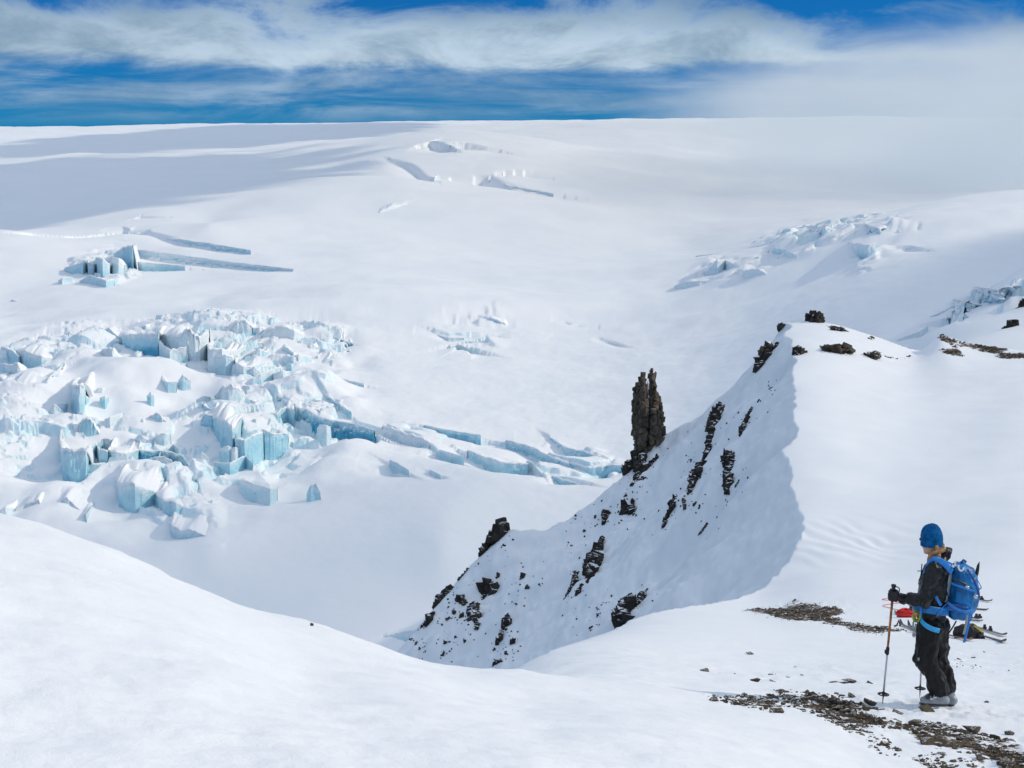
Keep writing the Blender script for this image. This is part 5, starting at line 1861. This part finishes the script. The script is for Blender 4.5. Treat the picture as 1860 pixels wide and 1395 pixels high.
# hat: knitted dome with a rolled brim, leaning a little
HV = []
prof = [(0.100, -0.005), (0.104, 0.010), (0.104, 0.030), (0.101, 0.045), (0.103, 0.060), (0.101, 0.095), (0.094, 0.130), (0.080, 0.165), (0.055, 0.192), (0.028, 0.204), (0.002, 0.206)]
for r, z in prof:
    for j in range(28):
        a = 2 * math.pi * j / 28
        q = np.array([r * 1.02 * math.cos(a), r * 0.93 * math.sin(a), z])
        HV.append(hl(q[0] - 0.055 * max(0, z - 0.05) * 0.3, q[1], q[2] - 0.035) + np.array([-0.10 * max(0, z - 0.06), 0, -0.006 * math.cos(a)]))
HV = np.array(HV)
HV += 0.004 * np.c_[fbm3(HV * 14, 2, 3), fbm3(HV * 14, 2, 4), fbm3(HV * 14, 2, 5)]
nh = len(prof)
hf = [(a * 28 + j, a * 28 + (j + 1) % 28, (a + 1) * 28 + (j + 1) % 28, (a + 1) * 28 + j) for a in range(nh - 1) for j in range(28)]
poly_obj('knit_hat', HV, hf, M['hat'], person)
# blond hair at the nape, gathered into a twist that falls forward over the collar
hp = []
for q in range(7):
    oy = (q - 3) * 0.018
    pts = spline([hl(-0.085, oy, -0.01), hl(-0.090, oy * 0.9, -0.05), hl(-0.060, 0.02 + oy * 0.6, -0.085), hl(-0.02, 0.062 + oy * 0.2, -0.105)], 4)
    hp.append(sweep(pts, 0.012, 7))
tw = spline([J(588, 283, -0.06), J(560, 298, -0.095), J(525, 306, -0.11), J(497, 318, -0.112), J(482, 340, -0.11), J(475, 362, -0.12)], 6)
for ph in (0, 2.1, 4.2):
    pts = [p + Vector((0, 0.010 * math.cos(i * 0.75 + ph), 0.012 * math.sin(i * 0.75 + ph))) for i, p in enumerate(tw)]
    hp.append(sweep(pts, [0.0125 * (1 - 0.45 * i / len(pts)) for i in range(len(pts))], 7))
poly_obj('hair', *joined(hp), M['hair'], person)
gl = [sweep(spline([hl(0.088, 0.045, 0.012), hl(0.095, 0.02, 0.010), hl(0.098, 0, 0.012), hl(0.095, -0.02, 0.010), hl(0.088, -0.045, 0.012)], 3), 0.017, 8),
      sweep([hl(0.086, 0.05, 0.016), hl(0.05, 0.078, 0.018), hl(0.0, 0.083, 0.014)], 0.0045, 6), sweep([hl(0.086, -0.05, 0.016), hl(0.05, -0.078, 0.018), hl(0.0, -0.083, 0.014)], 0.0045, 6)]
poly_obj('sunglasses', *joined(gl), M['lens'], person)


def glove(wr, grip, axis, palm_side, front, name='glove'):
    """gloved hand closed round a grip: palm, four bent fingers, thumb"""
    a = Vector(axis).normalized()
    s = Vector(palm_side).normalized()       # where the back of the hand is
    f = Vector(front).normalized()           # where the knuckles point
    G = Vector(grip)
    w = Vector(wr)
    segs = [[(w[:], 0.040), ((w * 0.35 + (G + s * 0.030 - f * 0.02) * 0.65)[:], 0.034)]]
    for i in range(4):
        o = a * (0.034 - 0.0235 * i)
        r = (0.0135, 0.0142, 0.0138, 0.0118)[i]
        ln = (0.95, 1.06, 1.0, 0.82)[i]
        k0 = G + o + s * 0.040 - f * 0.022
        k1 = G + o + s * 0.034 + f * 0.022
        k2 = G + o + s * 0.002 + f * 0.037 * ln
        k3 = G + o - s * 0.026 * ln + f * 0.022
        k4 = G + o - s * 0.030 - f * 0.002 * ln
        for p, q in ((k0, k1), (k1, k2), (k2, k3), (k3, k4)):
            segs.append([(p[:], r), (q[:], r * 0.95)])
    segs.append([((G + s * 0.038 - f * 0.016 + a * 0.030)[:], 0.020), ((G + s * 0.038 - f * 0.016 - a * 0.034)[:], 0.019)])
    t0, t1, t2, t3 = G + s * 0.022 - f * 0.034 + a * 0.020, G - s * 0.004 - f * 0.038 + a * 0.036, G - s * 0.028 - f * 0.020 + a * 0.046, G - s * 0.034 + f * 0.004 + a * 0.046
    for p, q, r in ((t0, t1, 0.017), (t1, t2, 0.0155), (t2, t3, 0.014)):
        segs.append([(p[:], r), (q[:], r * 0.93)])
    g = blob(name, segs, 0.0045, M['glove'], person, 1)
    c = w + (w - G).normalized() * 0.012
    tube('cuff', [c + (w - G).normalized() * 0.03, c, c - (w - G).normalized() * 0.014], [0.050, 0.051, 0.046], M['glove'], g, 12)
    return g


P1T, P1B = Vector(J(252, 512, -0.12)), Vector(J(174, 1284, -0.16))
P2T, P2B = Vector(J(455, 600, 0.35)), Vector(J(420, 1262, 0.26))
ax1, ax2 = (P1T - P1B).normalized(), (P2T - P2B).normalized()
g1, g2 = P1T - ax1 * 0.105, P2T - ax2 * 0.10
glove(wrL, g1, ax1, (0.2, -1, 0), (-1, -0.2, 0))
glove(wrR, g2, ax2, (0.2, 1, 0), (-1, 0.2, 0))


def boot(heel, toe, shaft_top, name='ski_boot'):
    h, t, s = Vector(heel), Vector(toe), Vector(shaft_top)
    d = (t - h).normalized()
    u = Vector((0, 0, 1))
    n = d.cross(u).normalized()
    segs = [[((h + u * 0.055 + d * 0.02)[:], (0.055, 0.048, 0.05)), ((h.lerp(t, 0.55) + u * 0.055)[:], (0.055, 0.050, 0.045))],
            [((h.lerp(t, 0.55) + u * 0.052)[:], (0.055, 0.050, 0.042)), ((t + u * 0.045 - d * 0.03)[:], (0.040, 0.046, 0.034))],
            [((h + u * 0.07 + d * 0.045)[:], (0.060, 0.050, 0.05)), (s[:], (0.066, 0.058, 0.05))]]
    b = blob(name, segs, 0.009, M['bootgrey'], person, 2)
    q = h.lerp(t, 0.5) + u * 0.085
    fr = [[((q + d * 0.035)[:], (0.045, 0.045, 0.028)), ((t + u * 0.062 - d * 0.05)[:], (0.030, 0.040, 0.022))]]
    blob('toe_shell', fr, 0.009, M['bootdark'], b, 1)
    so = [box_v(h.lerp(t, 0.5) + u * 0.010, (abs((t - h).length) * 1.02, 0.085, 0.022), np.array(Matrix.Rotation(math.atan2(d.y, d.x), 3, 'Z')), 0.2)]
    poly_obj('sole', *joined(so), M['bootdark'], b, False)
    for k in range(3):
        c = h.lerp(t, 0.40 + 0.13 * k) + u * (0.115 - 0.016 * k)
        ring = [c + n * math.cos(a) * 0.056 + u * (math.sin(a) * 0.030 - 0.012) for a in np.linspace(-0.2, math.pi + 0.2, 9)]
        V, Fq = joined([sweep(ring, 0.006, 6), box_v(c - n * 0.058 * (1 if n.y > 0 else -1) + u * 0.0, (0.034, 0.014, 0.016), None, 0.2)])
        poly_obj('buckle', V, Fq, M['silver'], b)
    return b


gz0 = float(near_z(np.array([PB.x]), np.array([PB.y]))[0]) - PB.z
boot(J(596, 1314, -0.10), J(425, 1302, -0.11), ankL + np.array([0, 0, -0.03]))
hb = J(652, 1320, 0.02)
boot(hb, J(500, 1296, 0.12), ankR + np.array([0.01, 0, -0.03]))
# harness: sky blue webbing, slings and lime cord at the waist
ribbon('leg_strap', spline([J(428, 742, -0.185), J(455, 775, -0.222), J(505, 803, -0.232), J(552, 815, -0.215)], 5), 0.046, 0.007, (0.25, 0, 1), M['cyan'], person)
lc = []
for i in range(5):
    lc.append(sweep([Vector(J(402 + 4 * math.cos(i) + 22 * math.cos(a), 712 + 30 * math.sin(a) + 4 * i, -0.165 - 0.006 * i)) for a in np.linspace(0, 6.2, 14)], 0.0075, 6))
poly_obj('lime_cord', *joined(lc), M['green'], person)
tube('sling', spline([J(392, 725, -0.12), J(378, 770, -0.12), J(384, 815, -0.12), J(376, 845, -0.12), J(388, 846, -0.12), J(395, 770, -0.13)], 5), 0.008, M['greyweb'], person)
tube('carabiner', [Vector(J(383 + 9 * math.cos(a), 838 + 18 * math.sin(a), -0.125)) for a in np.linspace(0, 6.28, 14)], 0.006, M['silver'], person)
o = poly_obj('knee_badge', *joined([box_v(J(413, 1000, -0.205), (0.016, 0.006, 0.030), None, 0.3)]), M['greyweb'], person)
tube('chest_cord', [J(408, 424, -0.05), J(440, 424, -0.08)], 0.004, M['black'], person)
tube('jacket_zip', spline([J(438, 380, -0.16), J(432, 440, -0.17), J(428, 470, -0.175)], 4), 0.005, M['black'], person)


def ski_pole(tip, top, lab, grip_px=0.135):
    a = (top - tip).normalized()
    L = (top - tip).length
    root = bpy.data.objects.new('ski_pole', None)
    COL.objects.link(root)
    root.location = PB + tip
    tag(root, lab, 'ski pole', 'ski poles held by the walker')
    at = lambda t: a * t
    s = a.cross(Vector((0, 1, 0))).normalized()
    n = s.cross(a)
    tube('tip', [at(-0.02), at(0.04), at(0.07)], [0.002, 0.006, 0.008], M['black'], root)
    tube('lower_shaft', [at(0.06), at(L * 0.43)], 0.0085, M['silver'], root)
    tube('upper_shaft', [at(L * 0.43), at(L - grip_px + 0.01)], [0.0105, 0.0115], M['gold'], root)
    c = L * 0.43
    V, Fq = joined([sweep([at(c - 0.030), at(c - 0.02), at(c + 0.035), at(c + 0.045)], [0.012, 0.0165, 0.0165, 0.013], 10), box_v(at(c) + s * 0.018, (0.016, 0.012, 0.036), None, 0.2)])
    poly_obj('clamp', V, Fq, M['black'], root)
    bp = []
    bc = at(0.075)
    R_ = 0.048
    bp.append(sweep([bc + (s * math.cos(q) + n * math.sin(q)) * R_ for q in np.linspace(0, 2 * math.pi, 18)], 0.0065, 6))
    for q in np.linspace(0, 2 * math.pi, 7)[:-1]:
        d = s * math.cos(q) + n * math.sin(q)
        bp.append(sweep([bc + d * 0.008 + a * 0.012, bc + d * R_], 0.006, 6))
    bp.append(sweep([bc - a * 0.012, bc + a * 0.022], 0.014, 8))
    poly_obj('basket', *joined(bp), M['black'], root)
    gr = [(L - grip_px, 0.012), (L - grip_px + 0.01, 0.0165), (L - 0.10, 0.0150), (L - 0.07, 0.0170), (L - 0.04, 0.0155), (L - 0.025, 0.020), (L - 0.008, 0.024), (L, 0.018)]
    tube('grip', [at(t) for t, r in gr], [r for t, r in gr], M['black'], root, 10)
    tube('wrist_strap', spline([at(L - 0.02) + s * 0.015, at(L - 0.03) - s * 0.05, at(L - 0.10) - s * 0.055 + n * 0.02, at(L - 0.14) - s * 0.02 + n * 0.03, at(L - 0.06) + n * 0.025], 4), 0.005, M['black'], root)
    return root


ski_pole(P1B, P1T, 'ski pole with orange brown upper shaft held upright in the near black glove', 0.150)
ski_pole(P2B, P2T, 'second ski pole mostly hidden behind the legs of the walker', 0.14)

# ------------------------------------------------------------------ blue backpack
bp_root = bpy.data.objects.new('backpack', None)
COL.objects.link(bp_root)
bp_root.location = PB + Vector(J(690, 740, 0.0))
tag(bp_root, 'bright blue mountaineering backpack worn on the back of the walker', 'backpack')
BO = J(690, 740, 0.0)
K = lambda cx, cy, t=0.0: J(cx, cy, t) - BO
bs = [
    [(K(690, 400), (0.062, 0.120, 0.045)), (K(712, 450), (0.105, 0.150, 0.06))],
    [(K(712, 450), (0.105, 0.150, 0.06)), (K(718, 550), (0.140, 0.165, 0.08))],
    [(K(718, 550), (0.140, 0.165, 0.08)), (K(700, 640), (0.148, 0.165, 0.07))],
    [(K(700, 640), (0.148, 0.165, 0.07)), (K(678, 705), (0.105, 0.150, 0.05))],
]
blob('pack_body', bs, 0.012, M['bluepack'], bp_root, 3, 0.016, (10, 10, 10), 12, RT)
blob('lid', [[(K(682, 392), (0.075, 0.125, 0.040)), (K(740, 430), (0.075, 0.135, 0.048))]], 0.011, M['bluepack'], bp_root, 2, 0.012, (14, 14, 14), 5, RT)
blob('front_pocket', [[(K(775, 480), (0.045, 0.11, 0.06)), (K(790, 600), (0.045, 0.115, 0.06))], [(K(790, 600), (0.045, 0.115, 0.06)), (K(752, 690), (0.05, 0.10, 0.03))]], 0.011, M['bluepack'], bp_root, 2, 0.012, (14, 14, 9), 7, RT)
blob('back_panel', [[(K(628, 450, -0.03), (0.018, 0.10, 0.05)), (K(602, 600, -0.03), (0.018, 0.11, 0.05))]], 0.009, M['greyweb'], bp_root, 1, R=RT)
blob('side_pocket', [[(K(640, 660, -0.15), (0.075, 0.022, 0.04)), (K(700, 672, -0.155), (0.075, 0.022, 0.035))]], 0.009, M['bluedark'], bp_root, 2, 0.008, (18, 18, 18), 4)
V, Fq = sweep(spline([K(638, 478, -0.165), K(680, 492, -0.175), K(722, 512, -0.172), K(748, 528, -0.160)], 4), 0.010, 8)
poly_obj('zip', V, Fq, M['black'], bp_root)
for i, (c, w, h) in enumerate([((733, 532, -0.178), 0.040, 0.028), ((790, 592, -0.165), 0.040, 0.034), ((640, 395, -0.150), 0.026, 0.022)]):
    poly_obj('buckle', *joined([box_v(K(*c), (w, 0.016, h), np.array(Matrix.Rotation(0.5, 3, 'Y')), 0.25)]), M['silver' if i < 2 else 'white'], bp_root)
SD = (0.15, 0, 1)
ribbon('compression_strap', spline([K(628, 505, -0.155), K(680, 525, -0.185), K(740, 545, -0.182), K(790, 560, -0.155)], 4), 0.020, 0.006, SD, M['bluestrap'], bp_root)
ribbon('compression_strap', spline([K(605, 630, -0.165), K(660, 672, -0.190), K(720, 690, -0.185), K(765, 680, -0.150)], 4), 0.028, 0.006, SD, M['bluestrap'], bp_root)
ribbon('compression_strap', spline([K(735, 415, -0.13), K(770, 470, -0.16), K(800, 540, -0.155), K(815, 600, -0.13)], 4), 0.020, 0.006, (1, 0, 0.2), M['bluedark'], bp_root)
ribbon('edge_strap', spline([K(800, 480, -0.10), K(828, 530, -0.09), K(812, 545, -0.10)], 4), 0.018, 0.006, (0, 1, 0), M['bluestrap'], bp_root)
ribbon('shoulder_strap', spline([K(632, 432, -0.14), K(600, 395, -0.165), K(555, 362, -0.185), K(515, 352, -0.195), K(482, 372, -0.19), K(455, 430, -0.185)], 5), 0.060, 0.020, (0.5, 0.3, 0.8), M['bluestrap'], bp_root)
ribbon('load_strap', spline([K(655, 390, -0.12), K(610, 372, -0.16), K(560, 352, -0.19)], 4), 0.020, 0.006, (0.5, 0.3, 0.8), M['bluestrap'], bp_root)
ribbon('hip_belt', spline([K(610, 690, -0.13), K(565, 690, -0.185), K(500, 680, -0.215), K(430, 668, -0.19), K(388, 660, -0.10), K(378, 655, 0.02)], 5), 0.078, 0.018, (0, 0, 1), M['bluepack'], bp_root)
ribbon('belt_strap', spline([K(525, 590, -0.20), K(545, 625, -0.215), K(562, 650, -0.20)], 4), 0.026, 0.006, (1, 0, 0.6), M['bluestrap'], bp_root)
ribbon('belt_strap', spline([K(428, 655, -0.205), K(430, 690, -0.212), K(428, 715, -0.21)], 4), 0.018, 0.006, (1, 0, 0), M['bluestrap'], bp_root)
ribbon('belt_strap', spline([K(535, 720, -0.215), K(552, 690, -0.22), K(580, 655, -0.20), K(600, 640, -0.18)], 4), 0.022, 0.006, (1, 0, 0.6), M['bluestrap'], bp_root)
ribbon('hanging_strap', spline([K(745, 720, -0.10), K(742, 780, -0.11), K(728, 840, -0.11), K(716, 892, -0.11)], 5), 0.026, 0.006, (1, 0, 0.2), M['bluestrap'], bp_root)
ribbon('hanging_strap', spline([K(735, 700, -0.12), K(730, 760, -0.125), K(712, 838, -0.125)], 5), 0.024, 0.006, (1, 0, 0.2), M['greyweb'], bp_root)
ribbon('hanging_strap', spline([K(762, 690, -0.08), K(765, 725, -0.09), K(755, 752, -0.09)], 5), 0.018, 0.006, (1, 0, 0.2), M['bluestrap'], bp_root)
tube('haul_loop', spline([K(676, 388, -0.155), K(678, 412, -0.165), K(692, 426, -0.17), K(706, 418, -0.168), K(712, 404, -0.16)], 5), 0.008, M['white'], bp_root)
tube('haul_loop', spline([K(660, 395, -0.14), K(652, 372, -0.13), K(668, 360, -0.12), K(684, 366, -0.12)], 5), 0.007, M['white'], bp_root)
tube('grab_handle', spline([K(700, 372, -0.02), K(712, 352, -0.01), K(730, 364, 0.0)], 5), 0.010, M['bluedark'], bp_root)
tube('dangling_cord', spline([K(664, 752, -0.05), K(640, 795, -0.02), K(612, 836, 0.0), K(606, 856, 0.0)], 4), 0.007, M['black'], bp_root)

# ice axe carried on the back of the pack, spike upwards
axe = bpy.data.objects.new('ice_axe', None)
COL.objects.link(axe)
axe.location = PB + Vector(J(780, 560, 0.06))
AO = J(780, 560, 0.06)
A_ = lambda cx, cy, t=0.06: Vector(J(cx, cy, t) - AO)
tag(axe, 'ice axe with red shaft and black spike sticking up behind the backpack', 'ice axe')
tube('shaft', [A_(772, 590), A_(790, 500), A_(803, 440)], 0.014, M['redaxe'], axe)
tube('spike', [A_(801, 448), A_(806, 420), A_(813, 385), A_(821, 360)], [0.016, 0.017, 0.012, 0.002], M['black'], axe)
V, Fq = joined([sweep([A_(770, 600) + Vector((-0.01, 0.0, 0)), A_(770, 600), A_(790, 622), A_(815, 660)], [0.012, 0.014, 0.012, 0.003], 6), sweep([A_(772, 598), A_(745, 590)], [0.014, 0.018], 6)])
poly_obj('axe_head', V, Fq, M['silver'], axe)

# ------------------------------------------------------------------ gear lying on the snow behind the walker
def c1(cx, cy):
    return 1560 + cx / 3.67, 920 + cy / 3.67


def gr(cx, cy, up=0.0):
    q = near_hit(*c1(cx, cy), 14.0)
    q.z += up
    return q


def ski(a, b, lab, mat, binding=None, flip=0.05, width=0.085):
    p, q = gr(*a), gr(*b)
    d = (q - p)
    L = d.length
    root = bpy.data.objects.new('ski', None)
    COL.objects.link(root)
    root.location = p
    tag(root, lab, 'ski', 'skis left lying on the snow')
    x = d / L
    y = Vector((0, 0, 1)).cross(x).normalized()
    z = x.cross(y)
    pts, ws = [], []
    for t in np.linspace(0, 1, 15):
        zz = 0.02 + flip * max(0, (t - 0.88) / 0.12) ** 2 * min(1, L / 1.2) + 0.03 * max(0, (0.06 - t) / 0.06)
        pts.append(x * (t * L) + z * zz)
        ws.append(width * (1.0 - 0.22 * math.sin(math.pi * t)) * min(1, 0.35 + 12 * (1 - t)))
    V, Fq = [], []
    for c, w in zip(pts, ws):
        V += [c - y * w / 2, c + y * w / 2, c + y * w / 2 + z * 0.02, c - y * w / 2 + z * 0.02]
    for i in range(14):
        for k in range(4):
            Fq.append((i * 4 + k, i * 4 + (k + 1) % 4, i * 4 + 4 + (k + 1) % 4, i * 4 + 4 + k))
    Fq += [(3, 2, 1, 0), (56, 57, 58, 59)]
    poly_obj('ski_body', [v[:] for v in V], Fq, M[mat], root, False)
    if binding is not None:
        for kk, t in enumerate((binding, binding + 0.16)):
            c = x * (t * L) + z * 0.06
            R_ = np.array([x[:], y[:], z[:]]).T
            V, Fq = joined([box_v(c[:], (0.10, 0.07, 0.05), R_, 0.25), box_v((c + z * 0.04)[:], (0.05, 0.05, 0.06), R_, 0.3)])
            poly_obj('binding', V, Fq, M['black'], root, False)
    return root


ski((745, 800), (985, 872), 'dark ski with black binding pointing right behind the black pack', 'skiblack', 0.42)
ski((755, 852), (980, 916), 'dark ski nearest to the viewer pointing right below the black pack', 'skiblack', None)
ski((560, 858), (757, 902), 'thin dark red ski just left of the black pack', 'skired', None)
ski((690, 610), (890, 641), 'grey and red ski lying furthest back right of the backpack', 'skigrey', 0.5)
ski((690, 684), (866, 696), 'dark ski behind the backpack, second furthest back', 'skiblack', None)
ski((690, 742), (820, 756), 'short looking dark ski lying between black pack and the second furthest ski', 'skiblack', 0.75)
ski((690, 760), (826, 773), 'ski with yellow edge lying directly above the black pack', 'skigrey', None)
ski((400, 842), (276, 790), 'dark ski with raised tip left of the walker', 'skiblack', None, 0.09, 0.065)
ski((420, 846), (328, 797), 'second raised ski tip close beside the left leg of the walker', 'skiblack', None, 0.09, 0.065)

# the black pack
bg = gr(732, 880)
bag = bpy.data.objects.new('black_pack', None)
COL.objects.link(bag)
bag.location = bg
tag(bag, 'black pack with yellow trim lying on the snow between the skis', 'pack')
mb = bg.y / F / 0.97
bw = lambda px, pz, t=0.0: (px / 3.67 * mb, t, pz / 3.67 * mb)
blob('bag_body', [[(bw(-62, 36), (0.13, 0.16, 0.14)), (bw(10, 46), (0.16, 0.18, 0.17))], [(bw(10, 46), (0.16, 0.18, 0.17)), (bw(62, 30), (0.11, 0.15, 0.12))]], 0.022, M['bagblack'], bag, 2, 0.05, (6, 6, 6), 4)
tube('yellow_trim', spline([bw(25, 92, -0.05), bw(45, 84, -0.14), bw(62, 70, -0.16), bw(74, 60, -0.12)], 4), 0.016, M['yellow'], bag)
blob('side_bag', [[(bw(55, 20, -0.12), (0.07, 0.07, 0.08)), (bw(78, 14, -0.12), (0.05, 0.06, 0.06))]], 0.015, M['bagblack'], bag, 1, 0.02, (9, 9, 9), 9)
ribbon('bag_strap', spline([bw(-70, 60, -0.12), bw(-40, 84, -0.14), bw(0, 92, -0.12)], 4), 0.05, 0.012, (0.3, 0, 1), M['black'], bag)

# red rope: a heap and thin loops trailing from it
rb = gr(326, 738)
root = bpy.data.objects.new('rope', None)
COL.objects.link(root)
root.location = rb
tag(root, 'heap of bright red rope on the snow left of the walker with thin loops', 'rope')
parts = []
rq = np.random.RandomState(3)
for i in range(13):
    a0 = rq.uniform(0, 6.28)
    rx, ry, zz = rq.uniform(0.10, 0.27), rq.uniform(0.06, 0.14), 0.02 + 0.012 * i
    parts.append(sweep([Vector((rx * math.cos(a) + rq.uniform(-.03, .03), ry * math.sin(a), zz + 0.02 * math.sin(3 * a + a0))) for a in np.linspace(a0, a0 + 6.28, 22)], 0.024, 6))
poly_obj('rope_heap', *joined(parts), M['red'], root)
for L in ([(155, 622), (190, 616), (240, 620), (300, 616), (330, 622), (290, 628), (235, 627), (190, 628), (155, 624)],
          [(330, 648), (280, 646), (235, 650), (200, 655), (168, 660), (166, 670), (200, 678), (245, 690), (300, 698), (345, 702)],
          [(225, 622), (250, 640), (300, 640)]):
    tube('rope_loop', spline([gr(a, b, 0.015) - rb for a, b in L], 4), 0.0075, M['red'], root, 5)
cord = gr(262, 722)
tag(tube('cord', spline([gr(a, b, 0.02) - cord for a, b in [(240, 702), (262, 712), (280, 722), (255, 724), (246, 714), (275, 710), (300, 726)]], 4), 0.022, M['teal'], None, 6),
    'mint green cord lying at the left end of the red rope heap', 'cord').location = cord
o = gr(254, 806)
tag(tube('ice_screw', [Vector((-0.06, 0, 0.02)), Vector((0.0, 0, 0.05)), Vector((0.03, 0, 0.16)), Vector((0.07, 0, 0.03))], 0.02, M['black'], None, 6), 'small dark metal tool on the snow left of the ski tips', 'tool').location = o
